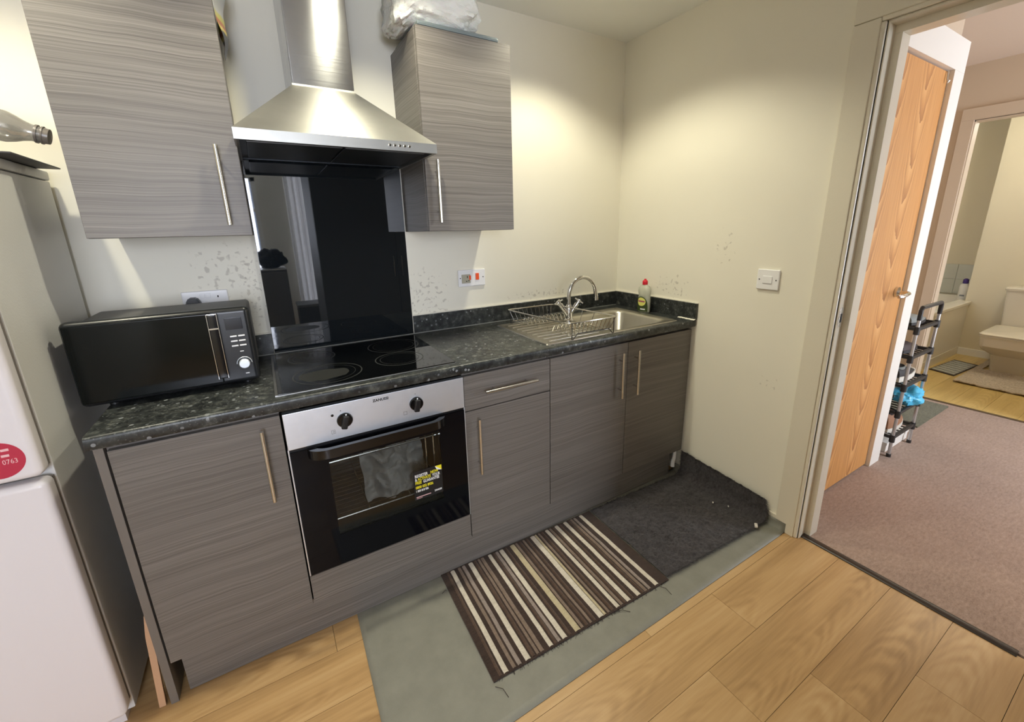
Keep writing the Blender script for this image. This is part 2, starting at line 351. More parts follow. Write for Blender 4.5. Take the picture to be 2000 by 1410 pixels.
# ------------------------------------------------------------------ mesh builder
class MB:
    wn = False
    def __init__(s): s.bm = bmesh.new()
    def box(s, lo, hi, bev=0, seg=2, M=None):
        lo, hi = Vector(lo), Vector(hi); c = (lo+hi)/2; d = hi-lo
        r = bmesh.ops.create_cube(s.bm, size=1, matrix=Matrix.Translation(c) @ Matrix.Diagonal((abs(d.x), abs(d.y), abs(d.z), 1)))
        vs = r['verts']
        if bev > 0:
            s.wn = True
            es = list({e for v in vs for e in v.link_edges})
            r2 = bmesh.ops.bevel(s.bm, geom=es, offset=bev, segments=seg, profile=.5, affect='EDGES', clamp_overlap=True)
            vs = list({v for v in vs if v.is_valid} | {v for v in r2['verts'] if v.is_valid})
        if M is not None: bmesh.ops.transform(s.bm, matrix=M, verts=vs)
        return vs
    def cyl(s, a, b, r, n=16, r2=None, caps=True):
        a, b = Vector(a), Vector(b); d = b-a; z = d.normalized()
        x = z.orthogonal().normalized(); y = z.cross(x); r2 = r if r2 is None else r2
        A = [s.bm.verts.new(a+(x*math.cos(t)+y*math.sin(t))*r) for t in [2*math.pi*i/n for i in range(n)]]
        B = [s.bm.verts.new(b+(x*math.cos(t)+y*math.sin(t))*r2) for t in [2*math.pi*i/n for i in range(n)]]
        for i in range(n): s.bm.faces.new((A[i], A[(i+1) % n], B[(i+1) % n], B[i]))
        if caps: s.bm.faces.new(A[::-1]); s.bm.faces.new(B)
        return A+B
    def tube(s, pts, r, n=8, closed=False, caps=True):
        P = [Vector(p) for p in pts]; m = len(P); rings = []
        rr = r if isinstance(r, (list, tuple)) else [r]*m
        T0 = None; X = None
        for i in range(m):
            if closed: t = (P[(i+1) % m]-P[i-1]).normalized()
            else: t = (P[min(i+1, m-1)]-P[max(i-1, 0)]).normalized()
            if X is None: X = t.orthogonal().normalized()
            else:
                X = (X - t*X.dot(t))
                X = X.normalized() if X.length > 1e-6 else t.orthogonal().normalized()
            Y = t.cross(X)
            rings.append([s.bm.verts.new(P[i]+(X*math.cos(2*math.pi*k/n)+Y*math.sin(2*math.pi*k/n))*rr[i]) for k in range(n)])
        for i in range(m if closed else m-1):
            A, B = rings[i], rings[(i+1) % m]
            for k in range(n): s.bm.faces.new((A[k], A[(k+1) % n], B[(k+1) % n], B[k]))
        if caps and not closed: s.bm.faces.new(rings[0][::-1]); s.bm.faces.new(rings[-1])
    def loft(s, rings, caps=True):
        R = [[s.bm.verts.new(Vector(p)) for p in ring] for ring in rings]
        for A, B in zip(R, R[1:]):
            n = len(A)
            for k in range(n): s.bm.faces.new((A[k], A[(k+1) % n], B[(k+1) % n], B[k]))
        if caps: s.bm.faces.new(R[0][::-1]); s.bm.faces.new(R[-1])
    def lathe(s, prof, c=(0, 0, 0), n=24, axis='z', sx=1, sy=1):
        rings = []
        for r, h in prof:
            ring = []
            for k in range(n):
                a = 2*math.pi*k/n; u, v = r*math.cos(a)*sx, r*math.sin(a)*sy
                p = {'z': (u, v, h), 'y': (u, h, v), 'x': (h, u, v)}[axis]
                ring.append((c[0]+p[0], c[1]+p[1], c[2]+p[2]))
            rings.append(ring)
        s.loft(rings)
    def prism(s, poly, axis, a, b):
        def P(p, h): return {'x': (h, p[0], p[1]), 'y': (p[0], h, p[1]), 'z': (p[0], p[1], h)}[axis]
        s.loft([[P(p, a) for p in poly], [P(p, b) for p in poly]])
    def ring(s, c, r0, r1, n=48, ax=None):
        A = [s.bm.verts.new((c[0]+r0*math.cos(t), c[1]+r0*math.sin(t), c[2])) for t in [2*math.pi*i/n for i in range(n)]]
        B = [s.bm.verts.new((c[0]+r1*math.cos(t), c[1]+r1*math.sin(t), c[2])) for t in [2*math.pi*i/n for i in range(n)]]
        for i in range(n): s.bm.faces.new((A[i], B[i], B[(i+1) % n], A[(i+1) % n]))
    def grid(s, f, nu, nv):
        V = [[s.bm.verts.new(Vector(f(i/nu, j/nv))) for j in range(nv+1)] for i in range(nu+1)]
        for i in range(nu):
            for j in range(nv): s.bm.faces.new((V[i][j], V[i+1][j], V[i+1][j+1], V[i][j+1]))
        return V
    def sheet(s, f, th, nu, nv):      # closed slab: f gives the top, underside th lower
        T = s.grid(f, nu, nv)
        B = [[s.bm.verts.new(v.co+Vector(th)) for v in row] for row in T]
        for i in range(nu):
            for j in range(nv): s.bm.faces.new((B[i][j], B[i][j+1], B[i+1][j+1], B[i+1][j]))
        for i in range(nu):
            s.bm.faces.new((T[i][0], B[i][0], B[i+1][0], T[i+1][0])); s.bm.faces.new((T[i][nv], T[i+1][nv], B[i+1][nv], B[i][nv]))
        for j in range(nv):
            s.bm.faces.new((T[0][j], T[0][j+1], B[0][j+1], B[0][j])); s.bm.faces.new((T[nu][j], B[nu][j], B[nu][j+1], T[nu][j+1]))
    def xf(s, M): bmesh.ops.transform(s.bm, matrix=M, verts=s.bm.verts[:])
    def build(s, name, material, parent=None, smooth=True, ang=35, origin=None, fixn=True):
        if fixn: bmesh.ops.recalc_face_normals(s.bm, faces=s.bm.faces[:])
        base = Vector((0, 0, 0))
        if parent is not None:
            r = parent
            while r.parent: r = r.parent
            base = r.location.copy()
        elif origin is not None: base = Vector(origin)
        bmesh.ops.translate(s.bm, vec=-base, verts=s.bm.verts[:])
        me = bpy.data.meshes.new(name); s.bm.to_mesh(me); s.bm.free()
        if smooth: me.shade_smooth(); me.set_sharp_from_angle(angle=rad(ang))
        me.materials.append(MAT[material] if isinstance(material, str) else material)
        o = bpy.data.objects.new(name, me); COL.objects.link(o)
        if s.wn and smooth:
            w = o.modifiers.new('face_weighted', 'WEIGHTED_NORMAL'); w.keep_sharp = True; w.weight = 100
        if parent is not None: o.parent = parent
        else: o.location = base
        return o
def tag(o, label, cat, group=None, kind=None):
    o['label'] = label; o['category'] = cat
    if group: o['group'] = group
    if kind: o['kind'] = kind
    return o
def thing(name, label, cat, loc, group=None):
    o = bpy.data.objects.new(name, None); COL.objects.link(o); o.location = loc; o.empty_display_size = .05
    return tag(o, label, cat, group)
def struct(name, mb, m, **k):
    o = mb.build(name, m, **k); o['kind'] = 'structure'; return o
def structroot(name, loc):
    o = bpy.data.objects.new(name, None); COL.objects.link(o); o.location = loc; o['kind'] = 'structure'; o.empty_display_size = .05; return o
def part(name, m, parent, *boxes, bev=0, **k):
    mb = MB()
    for lo, hi in boxes: mb.box(lo, hi, bev)
    return mb.build(name, m, parent, **k)
def text(name, body, size, M, m, parent, squeeze=1, shear=0, bold=0):
    cu = bpy.data.curves.new('t', 'FONT'); cu.body = body; cu.size = size; cu.extrude = .0003; cu.shear = shear; cu.offset = bold
    cu.resolution_u = 2
    ob = bpy.data.objects.new('t', cu); COL.objects.link(ob)
    dg = bpy.context.evaluated_depsgraph_get()
    me = bpy.data.meshes.new_from_object(ob.evaluated_get(dg))
    bpy.data.objects.remove(ob); bpy.data.curves.remove(cu)
    me.transform(M @ Matrix.Diagonal((squeeze, 1, 1, 1)))
    bm = bmesh.new(); bm.from_mesh(me); bpy.data.meshes.remove(me)
    mb = MB(); mb.bm.free(); mb.bm = bm
    return mb.build(name, m, parent, smooth=False, fixn=False)
def facing_y(x, y, z, tilt=0): return Matrix.Translation((x, y, z)) @ Matrix(((1, 0, 0, 0), (0, 0, -1, 0), (0, 1, 0, 0), (0, 0, 0, 1))) @ Matrix.Rotation(tilt, 4, 'Z')
def facing_x(x, y, z): return Matrix.Translation((x, y, z)) @ Matrix(((0, 0, -1, 0), (-1, 0, 0, 0), (0, 1, 0, 0), (0, 0, 0, 1)))

# ================================================================== SETTING
ZC, ZH = 2.37, 2.42
XL, YF = -3.03, -5.0
mb = MB(); mb.box((XL-.1, 0, -.02), (0.1, .1, 2.6)); struct('wall_back', mb, 'wall_back')
mb = MB(); mb.box((XL-.1, YF-.1, -.02), (XL, 0, 2.6)); struct('wall_left', mb, 'wall_plain')
mb = MB()
mb.box((0, -1.222, -.02), (.1, 0, 2.6)); mb.box((0, -1.99, 2.035), (.1, -1.222, 2.6)); mb.box((0, YF-.1, -.02), (.1, -1.99, 2.6))
struct('wall_right', mb, 'wall_right')
mb = MB(); wx0, wx1, wz0, wz1 = -2.92, -1.83, .88, 2.12; cx0, cx1, cz1 = -1.47, -1.20, 2.28
for lo, hi in (((XL, YF-.1, -.02), (wx0, YF, 2.6)), ((wx0, YF-.1, -.02), (wx1, YF, wz0)), ((wx0, YF-.1, wz1), (wx1, YF, 2.6)), ((wx1, YF-.1, -.02), (cx0, YF, 2.6)),
               ((cx0, YF-.1, -.02), (cx1, YF, .2)), ((cx0, YF-.1, cz1), (cx1, YF, 2.6)), ((cx1, YF-.1, -.02), (0, YF, 2.6))): mb.box(lo, hi)
struct('wall_front', mb, 'wall_plain')
mb = MB(); mb.box((XL-.1, YF-.1, ZC), (.05, .1, ZC+.1)); struct('ceiling', mb, 'ceiling')
def window(name, x0, x1, z0, z1, y, mull):
    r = structroot(name, ((x0+x1)/2, y, z0)); t = .05
    part('frame', 'white_paint', r, ((x0, y-.09, z0), (x0+t, y-.03, z1)), ((x1-t, y-.09, z0), (x1, y-.03, z1)), ((x0, y-.09, z0), (x1, y-.03, z0+t)), ((x0, y-.09, z1-t), (x1, y-.03, z1)), ((x0, y-.08, mull-.02), (x1, y-.04, mull+.02)))
    part('pane', 'window_glass', r, ((x0+t, y-.066, z0+t), (x1-t, y-.060, mull-.02)))
    part('pane', 'window_glass', r, ((x0+t, y-.066, mull+.02), (x1-t, y-.060, z1-t)))
    part('sill', 'white_paint', r, ((x0-.03, y-.02, z0-.03), (x1+.03, y+.06, z0)), bev=.004)
window('window_1', wx0, wx1, wz0, wz1, YF, 1.7)
window('window_2', cx0, cx1, .2, cz1, YF, 1.7)

# laminate floor, plank by plank (rows run along x)
fl = structroot('floor', (0, 0, 0))
part('subfloor', 'dark_gap', fl, ((XL, YF, -.06), (.03, 0, -.0125)))
PW = .1775; row = 0; joints = {0: -.933, 1: -.597, 2: -.867, 3: -.602, 4: -.329}
y1 = -1.202 + PW*7
while y1 > YF:
    y0 = y1-PW; k = round((-1.202-y1)/PW)+1
    j = joints.get(k, -.33 - .27*((k*5) % 4) - .09*((k*3) % 5) + .02)
    edges = [XL]; x = j
    while x > XL+.05: x -= 1.21
    x += 1.21
    cuts = []
    while x < -.02: cuts.append(x); x += 1.21
    edges = [XL]+cuts+[.03]
    for a, b2 in zip(edges, edges[1:]):
        if b2-a < .02: continue
        mb = MB(); mb.box((a+.0006, max(y0, YF)+.0006, -.012), (b2-.0006, min(y1, 0)-.0006, 0))
        c = Vector(((a+b2)/2, (y0+y1)/2, 0)); bmesh.ops.translate(mb.bm, vec=-c, verts=mb.bm.verts[:])
        o = mb.build('plank', 'floor_oak', None, smooth=False); o.parent = fl; o.location = c
    y1 = y0

# grey vinyl sheet laid over the planks, turned up against the right wall
def vin(u, v):
    y = -.535 + (-1.174+.535)*u + .004*math.sin(u*9)*v
    xl = -1.793 - .016*u
    L = (0-.03)-xl; s = v*(L+.075)
    if s <= L: return (xl+s, y, .003)
    t = (s-L)/.075; a = min(t/.55, 1)*math.pi/2; h = max(0, t-.55)*.05
    return (-.03+.017*math.sin(a), y, .003+.017*(1-math.cos(a))+h+.004*t)
mb = MB(); mb.grid(vin, 24, 90); vo = mb.build('vinyl_sheet', 'vinyl_grey', None, origin=(-.9, -.85, 0), fixn=False)
for p_ in vo.data.polygons:
    if p_.normal.z < -.01: vo.data.flip_normals(); break
sd = vo.modifiers.new('thickness', 'SOLIDIFY'); sd.thickness = .0022; sd.offset = -1
tag(vo, 'grey vinyl floor sheet lying under the two kitchen mats', 'vinyl sheet')

# skirting, doorway to the hall
mb = MB(); mb.box((-.012, -1.135, .0), (0, -.60, .064), .004); struct('baseboard_right', mb, 'gloss_white')
d1 = structroot('door_1', (0, -1.25, 0))
mb = MB()
def arch(mb, ya, yb, z0, z1, x=-.018):    # architrave section: flat, bead and rounded lip towards the opening
    mb.box((x, ya, z0), (0, yb, z1), .005)
    mb.box((x-.004, yb-.002, z0), (0, yb+.012, z1), .004)
mb = MB(); mb.box((-.018, -1.207, .046), (0, -1.125, 2.0475), .005); mb.box((-.018, -1.207, .0), (0, -1.172, .05), .003); mb.build('architrave', 'gloss_white', d1)
mb = MB(); mb.box((-.013, -1.2205, 0), (0, -1.2045, 2.0345), .005); mb.build('architrave_bead', 'gloss_white', d1)
mb = MB(); mb.box((-.018, -2.095, 0), (0, -2.005, 2.0475), .005); mb.build('architrave', 'gloss_white', d1)
mb = MB(); mb.box((-.018, -2.095, 2.048), (0, -1.125, 2.13), .005); mb.build('architrave', 'gloss_white', d1)
mb = MB(); mb.box((-.013, -2.005, 2.035), (0, -1.2045, 2.052), .005); mb.build('architrave_bead', 'gloss_white', d1)
part('lining', 'gloss_white', d1, ((0, -1.226, 0), (.115, -1.219, 2.0275)), ((0, -1.992, 0), (.115, -1.985, 2.0275)), ((0, -1.992, 2.028), (.115, -1.219, 2.036)))
part('door_stop', 'gloss_white', d1, ((.05, -1.248, 0), (.114, -1.2262, 2.0025)), ((.05, -1.985, 0), (.114, -1.964, 2.0025)), ((.05, -1.985, 2.003), (.114, -1.2262, 2.0278)))
sp = part('strike_plate', 'steel_handle', d1, ((.010, -1.228, .985), (.036, -1.2255, 1.065)), bev=.0008)
part('latch_hole', 'dark_hole', sp, ((.016, -1.229, 1.005), (.028, -1.2278, 1.04)))
part('hall_architrave', 'white_paint', d1, ((.1, -1.207, 0), (.118, -1.13, 2.12)), ((.1, -2.09, 0), (.118, -2.0, 2.12)), bev=.004)
mb = MB(); mb.prism([(.018+.036*math.cos(a)*.5+.018, .009*math.sin(a)) for a in [math.pi*i/10 for i in range(11)]]+[(.018, -.002)], 'y', -1.885, -1.215)
tag(mb.build('threshold_strip', 'strip_dark', None, origin=(.036, -1.55, 0)), 'dark brown threshold strip between oak floor and brown carpet', 'threshold strip')

# ------------------------------------------------------------------ hall beyond the doorway
mb = MB(); mb.box((.04, -3.3, -.03), (2.50, -.55, .002)); o = struct('floor_hall', mb, 'carpet_brown')
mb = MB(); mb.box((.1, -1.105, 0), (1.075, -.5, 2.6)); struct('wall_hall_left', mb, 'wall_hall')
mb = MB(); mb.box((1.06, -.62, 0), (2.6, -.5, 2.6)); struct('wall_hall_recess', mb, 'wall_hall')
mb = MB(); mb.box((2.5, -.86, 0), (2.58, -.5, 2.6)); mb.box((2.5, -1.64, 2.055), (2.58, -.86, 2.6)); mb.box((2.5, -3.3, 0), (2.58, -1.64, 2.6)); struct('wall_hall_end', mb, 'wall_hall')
mb = MB()
for lo, hi in (((.1, -3.3, 0), (1.3, -3.2, 2.6)), ((1.3, -3.3, 0), (2.4, -3.2, .45)), ((1.3, -3.3, 2.25), (2.4, -3.2, 2.6)), ((2.4, -3.3, 0), (2.6, -3.2, 2.6))): mb.box(lo, hi)
struct('wall_hall_right', mb, 'wall_hall')
window('window_3', 1.3, 2.4, .45, 2.25, -3.2, 1.6)
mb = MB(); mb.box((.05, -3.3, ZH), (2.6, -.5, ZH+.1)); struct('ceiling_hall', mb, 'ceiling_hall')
d2 = structroot('door_2', (.6, -1.12, 0))
mb = MB(); mb.box((.20, -1.122, .012), (.955, -1.106, 2.052), .001); mb.build('leaf', 'door_oak', d2)
part('casing', 'white_paint', d2, ((.958, -1.142, 0), (1.082, -1.1055, 2.0575)), ((.101, -1.142, 2.058), (1.082, -1.1055, 2.19)), ((.119, -1.142, 0), (.196, -1.1055, 2.0575)))
h = MB(); h.cyl((.872, -1.122, 1.035), (.872, -1.134, 1.035), .026, 24); h = h.build('rose', 'chrome', d2)
mb = MB(); mb.tube([(.872, -1.132, 1.035), (.872, -1.165, 1.035), (.868, -1.176, 1.035), (.855, -1.181, 1.034), (.81, -1.183, 1.030), (.775, -1.180, 1.027), (.76, -1.170, 1.026)], .0085, 10)
mb.build('lever', 'chrome', d2)
mb = MB(); mb.tube([(.925, -1.124, 2.05), (.925, -1.128, 2.05), (.925, -1.13, 2.02), (.925, -1.136, 2.0), (.925, -1.14, 2.01)], .003, 6); mb.build('coat_hook', 'steel_handle', d2)
mb = MB(); mb.box((1.075, -1.120, 0), (1.09, -.62, .1), .003); struct('baseboard_hall', mb, 'white_paint')
d3 = structroot('door_3', (2.5, -1.25, 0))
part('casing', 'wall_hall', d3, ((2.482, -.862, 0), (2.4995, -.795, 2.0595)), ((2.482, -1.70, 0), (2.4995, -1.635, 2.0595)), ((2.482, -1.70, 2.06), (2.4995, -.795, 2.135)))
part('lining', 'wall_hall', d3, ((2.5, -.868, 0), (2.585, -.858, 2.055)), ((2.5, -1.645, 0), (2.585, -1.635, 2.055)), ((2.5, -1.64, 2.048), (2.585, -.86, 2.058)))
mb = MB(); mb.box((2.495, -1.64, 0), (2.525, -.866, .007), .002); tag(mb.build('threshold_strip', 'strip_bath', None, origin=(2.51, -1.25, 0)), 'thin brown threshold strip at the bathroom doorway', 'threshold strip')

# bathroom
mb = MB(); mb.box((2.5, -2.4, -.03), (4.9, .1, -.001)); fb = struct('floor_bathroom', mb, 'dark_gap')
for i in range(13):
    y1 = -.0-.18*i; y0 = y1-.18
    for a, b2 in (((2.52, 3.2+.3*(i % 3)), (3.2+.3*(i % 3), 4.8))):
        mb = MB(); mb.box((a+.0007, y0+.0007, -.008), (b2-.0007, y1-.0007, .001)); c = Vector(((a+b2)/2, (y0+y1)/2, 0)); bmesh.ops.translate(mb.bm, vec=-c, verts=mb.bm.verts[:])
        o = mb.build('plank', 'bath_oak', None, smooth=False); o.parent = fb; o.location = c
mb = MB(); mb.box((4.32, -2.4, 0), (4.9, -.655, 2.6)); struct('wall_bathroom_end', mb, 'wall_bathroom')
mb = MB(); mb.box((4.80, -.66, 0), (4.9, .1, 2.6)); struct('wall_bathroom_alcove', mb, 'wall_bathroom')
mb = MB(); mb.box((2.5, .0, 0), (4.9, .1, 2.6)); struct('wall_bathroom_left', mb, 'wall_bathroom')
mb = MB(); mb.box((2.5, -2.5, 0), (4.9, -2.4, 2.6)); struct('wall_bathroom_right', mb, 'wall_bathroom')
mb = MB(); mb.box((2.5, -2.5, ZH), (4.9, .1, ZH+.1)); struct('ceiling_bathroom', mb, 'ceiling')
mb = MB(); mb.box((4.308, -2.4, 0), (4.32, -.66, .075), .003); struct('baseboard_bathroom', mb, 'white_paint')
# glazed tiles round the bath, tile by tile
tr = structroot('trim_1', (4.79, -.33, .575))
for k in range(3):
    for z in range(2):
        part('tile', 'tile_grey', tr, ((4.788, -.655+.22*k+.001, .575+.165*z+.001), (4.80, -.655+.22*(k+1)-.001, .575+.165*(z+1)-.001)), bev=.001)
for k in range(9):
    for z in range(2):
        part('tile', 'tile_grey', tr, ((2.62+.24*k+.001, -.012, .575+.165*z+.001), (2.62+.24*(k+1)-.001, 0, .575+.165*(z+1)-.001)), bev=.001)

# ================================================================== LAMPS (recessed ceiling spots over the worktop)
def downlight(x, y, label):
    t = thing('downlight', label, 'ceiling lamp', (x, y, ZC), 'recessed ceiling spots above the worktop')
    mb = MB(); mb.lathe([(.030, ZC-.001), (.045, ZC-.001), (.046, ZC-.006), (.036, ZC-.008), (.032, ZC-.002)], (x, y, 0), 28); mb.build('bezel', 'white_paint', t)
    mb = MB(); mb.cyl((x, y, ZC-.002), (x, y, ZC-.004), .031, 24); mb.build('lens', 'lamp_glow', t)
    L = bpy.data.lights.new('spot', 'SPOT'); L.energy = DOWN_W; L.color = DOWN_COL; L.spot_size = rad(132); L.spot_blend = .5; L.shadow_soft_size = .035
    o = bpy.data.objects.new('spot', L); COL.objects.link(o); o.parent = t; o.location = (0, 0, -.014)
downlight(-.66, -.51, 'recessed ceiling spot above the sink')
downlight(-1.53, -.60, 'recessed ceiling spot in front of the cooker hood')
downlight(-2.50, -.60, 'recessed ceiling spot above the fridge')
t = thing('bathroom_lamp', 'round white lamp on the bathroom ceiling', 'ceiling lamp', (3.5, -1.2, ZH))
mb = MB(); mb.lathe([(.10, ZH), (.12, ZH-.01), (.115, ZH-.05), (.07, ZH-.075), (.001, ZH-.08)], (3.5, -1.2, 0), 28); mb.build('shade', 'lamp_glow', t)
L = bpy.data.lights.new('bulb', 'POINT'); L.energy = BATH_W; L.color = (1, .94, .76); L.shadow_soft_size = .1
o = bpy.data.objects.new('bulb', L); COL.objects.link(o); o.parent = t; o.location = (0, 0, -.19)

# ================================================================== KITCHEN UNITS
def bar_handle(parent, c, L, axis, out=.030):
    """bar handle on a door whose face is at c.y; c = centre on the door face"""
    c = Vector(c); d = Vector((1, 0, 0)) if axis == 'x' else Vector((0, 0, 1)); f = Vector((0, -out, 0))
    mb = MB()
    mb.cyl(c+f-d*L/2, c+f+d*L/2, .006, 12)
    for s in (-1, 1): mb.cyl(c+d*s*L*.32, c+d*s*L*.32+f, .0042, 8)
    return mb.build('handle', 'steel_handle', parent)
def panel(name, lo, hi, parent, m='grey_wood', bev=.0012): return part(name, m, parent, (lo, hi), bev=bev)
YD = -.581
t = thing('base_cabinet', 'grey wood-grain base cabinet below the microwave, with one door', 'cabinet', (-2.12, -.3, 0))
panel('carcass', (-2.320, -.560, .15), (-1.926, -.02, .868), t, 'carcass')
d = panel('door', (-2.315, YD, .150), (-1.926, -.5615, .857), t); bar_handle(d, (-1.977, YD, .712), .235, 'z')
panel('end_panel', (-2.341, -.577, 0), (-2.321, -.02, .868), t, 'carcass')
t = thing('oven_cabinet', 'grey wood-grain panel closing the unit below the oven', 'cabinet', (-1.624, -.3, .15))
panel('panel', (-1.922, YD, .150), (-1.326, -.5615, .262), t); panel('shelf', (-1.92, -.56, .20), (-1.33, -.05, .218), t, 'carcass')
t = thing('drawer_cabinet', 'grey wood-grain base cabinet with a drawer above its door', 'cabinet', (-1.125, -.3, 0))
panel('carcass', (-1.322, -.560, .15), (-.929, -.02, .868), t, 'carcass')
d = panel('drawer', (-1.3225, YD, .716), (-.928, -.5615, .857), t); bar_handle(d, (-1.126, YD, .787), .237, 'x')
d = panel('door', (-1.3225, YD, .150), (-.928, -.5615, .712), t); bar_handle(d, (-1.277, YD, .565), .236, 'z')
t = thing('sink_cabinet', 'grey wood-grain double-door base cabinet under the sink', 'cabinet', (-.46, -.3, 0))
# open-topped carcass so that the sink bowl hangs inside it
part('carcass', 'carcass', t, ((-.926, -.560, .15), (-.910, -.02, .868)), ((-.024, -.560, .15), (-.008, -.02, .868)), ((-.926, -.560, .15), (-.008, -.02, .168)), ((-.91, -.558, .842), (-.024, -.54, .868)))
d = panel('door', (-.9245, YD, .150), (-.4715, -.5615, .857), t); bar_handle(d, (-.527, YD, .707), .226, 'z')
d = panel('door', (-.4685, YD, .150), (-.010, -.5615, .857), t); bar_handle(d, (-.424, YD, .704), .226, 'z')
t = thing('plinth', 'long grey wood-grain plinth board along the floor under the cabinets', 'plinth', (-1.2, -.548, 0))
panel('board', (-2.296, -.556, .003), (-.075, -.540, .147), t); 
mb = MB(); mb.tube([(-.045, -.565, .15), (-.05, -.568, .10), (-.062, -.57, .085), (-.068, -.575, .055)], .011, 10); tag(mb.build('waste_pipe', 'white_plastic', None, origin=(-.06, -.57, .05)), 'short white pipe end beside the plinth at the right wall', 'pipe')

# worktop with the hob and sink cut-outs left solid except for the bowl
mb = MB()
def wt(x0, x1, y0, y1): mb.box((x0, y0, .872), (x1, y1, .910))
BX0, BX1, BY0, BY1 = -.531, -.132, -.528, -.154          # bowl opening
prof = [(-.0, .872), (-.0, .910), (-.588, .910), (-.5935, .9085), (-.5965, .905), (-.5975, .899), (-.5975, .880), (-.595, .874), (-.590, .872)]
mb.prism(prof, 'x', -2.347, BX0); mb.prism(prof, 'x', BX1, -.002)
wt(BX0, BX1, BY1, 0)
mb.prism([(BY0, .872), (BY0, .910)]+prof[2:], 'x', BX0, BX1)
wk = thing('worktop', 'black speckled stone-effect worktop running along the back wall', 'worktop', (-1.2, -.3, .872))
mb.build('slab', 'worktop', wk)
part('joint_strip', 'sealant_grey', wk, ((-2.347, -.022, .910), (-.018, -.0175, .9135)))
US = .995
for nm, lo, hi, lb in (('upstand', (-2.347, -.018, .910), (-1.914, -.001, US), 'black speckled upstand behind the microwave, left of the splashback'), ('upstand', (-1.325, -.018, .910), (-.018, -.001, US), 'black speckled upstand on the back wall behind the sink'), ('upstand', (-.018, -.602, .910), (-.001, -.001, US), 'short black speckled upstand on the right wall beside the sink')):
    t = thing(nm, lb, 'upstand', ((lo[0]+hi[0])/2, (lo[1]+hi[1])/2, .91), 'worktop upstands')
    part('board', 'worktop', t, (lo, hi), bev=.001)
    part('sealant', 'sealant', t, ((lo[0], max(lo[1], -.602) if hi[0] > -.01 else -.008, US-.001), (hi[0], hi[1], US+.004)) if hi[0] < -.01 else ((-.008, lo[1], US-.001), (hi[0], hi[1], US+.004)))
mb = MB()
V = mb.grid(lambda u, v: (-.019-.012*v+.004*noise.noise((u*9, v*3, 1)), -.50-.105*u+.003*noise.noise((u*12, 0, 4)), .9145-.004*v+.002*noise.noise((u*14, v*5, 7))), 24, 4)
tag(mb.build('sealant_smear', 'sealant', None, origin=(-.02, -.55, .91)), 'smeared white sealant at the right end of the worktop', 'sealant')

# splashback
t = thing('splashback', 'tall black glass splashback on the wall behind the hob', 'splashback', (-1.62, -.006, .912))
part('glass', 'splash_glass', t, ((-1.912, -.012, .912), (-1.327, -.002, 1.655)), bev=.0012)
part('edge_bead', 'sealant', t, ((-1.327, -.012, .912), (-1.3245, -.002, 1.383)))

# hob
t = thing('hob', 'black glass ceramic hob set into the worktop', 'hob', (-1.63, -.31, .91))
part('glass', 'hob_glass', t, ((-1.921, -.563, .9103), (-1.342, -.062, .9165)), bev=.0015)
part('frame_edge', 'alu', t, ((-1.9285, -.565, .9103), (-1.920, -.060, .9155)), ((-1.9285, -.566, .9103), (-1.342, -.5625, .9135)), bev=.0008)
for (x, y, r) in ((-1.762, -.430, .112), (-1.505, -.400, .090), (-1.475, -.200, .105), (-1.790, -.185, .085)):
    mb = MB(); mb.ring((x, y, .9168), r-.004, r, 56); mb.ring((x, y, .9168), r*.80-.0015, r*.80, 56); rg = mb.build('burner_ring', 'hob_ring', t, smooth=False)
for (x, y, r) in ((-1.775, -.440, .075),):
    mb = MB()
    rings = [s.co for s in []]
    vs = [mb.bm.verts.new((x+r*(1+.25*noise.noise((math.cos(a)*1.5, math.sin(a)*1.5, 3)))*math.cos(a)*1.1, y+.8*r*(1+.3*noise.noise((math.cos(a)*2, math.sin(a)*2, 9)))*math.sin(a), .9169)) for a in [2*math.pi*i/40 for i in range(40)]]
    mb.bm.faces.new(vs); mb.build('burnt_stain', 'hob_burn', t, smooth=False)

# oven
ov = thing('oven', 'built-in steel and black glass electric oven under the hob', 'oven', (-1.624, -.3, .262))
YP = -.589
mb = MB(); mb.box((-1.920, YP, .738), (-1.327, -.565, .859), .0025); cp = mb.build('control_panel', 'steel_panel', ov)
part('vent_gap', 'black_plastic', ov, ((-1.918, -.582, .728), (-1.329, -.57, .739)))
for x, rot in ((-1.748, rad(14)), (-1.510, rad(8))):
    kb = MB(); kb.lathe([(.0245, YP), (.0245, YP-.006), (.0225, YP-.009), (.001, YP-.0095)], (x, 0, .799), 32, 'y'); kk = kb.build('knob', 'black_gloss', ov)
    kb = MB(); kb.box((-.0095, -.020, -.0265), (.0095, -.006, .018), .004, 3); kb.xf(Matrix.Translation((x, YP, .799)) @ Matrix.Rotation(rot, 4, 'Y')); kb.build('grip', 'black_plastic', kk)
    kb = MB(); kb.box((-.002, -.0104, .018), (.002, -.0088, .023)); kb.xf(Matrix.Translation((x, YP, .799)) @ Matrix.Rotation(rot, 4, 'Y')); kb.build('marker', 'text_white', kk, smooth=False)
mb = MB(); mb.cyl((-1.783, YP, .823), (-1.783, YP-.0015, .823), .0042, 16); mb.build('indicator_light', 'black_gloss', ov)
text('brand_lettering', 'ZANUSSI', .0125, facing_y(-1.655, YP-.0004, .838), 'text_black', ov, 1.05, bold=.0004)
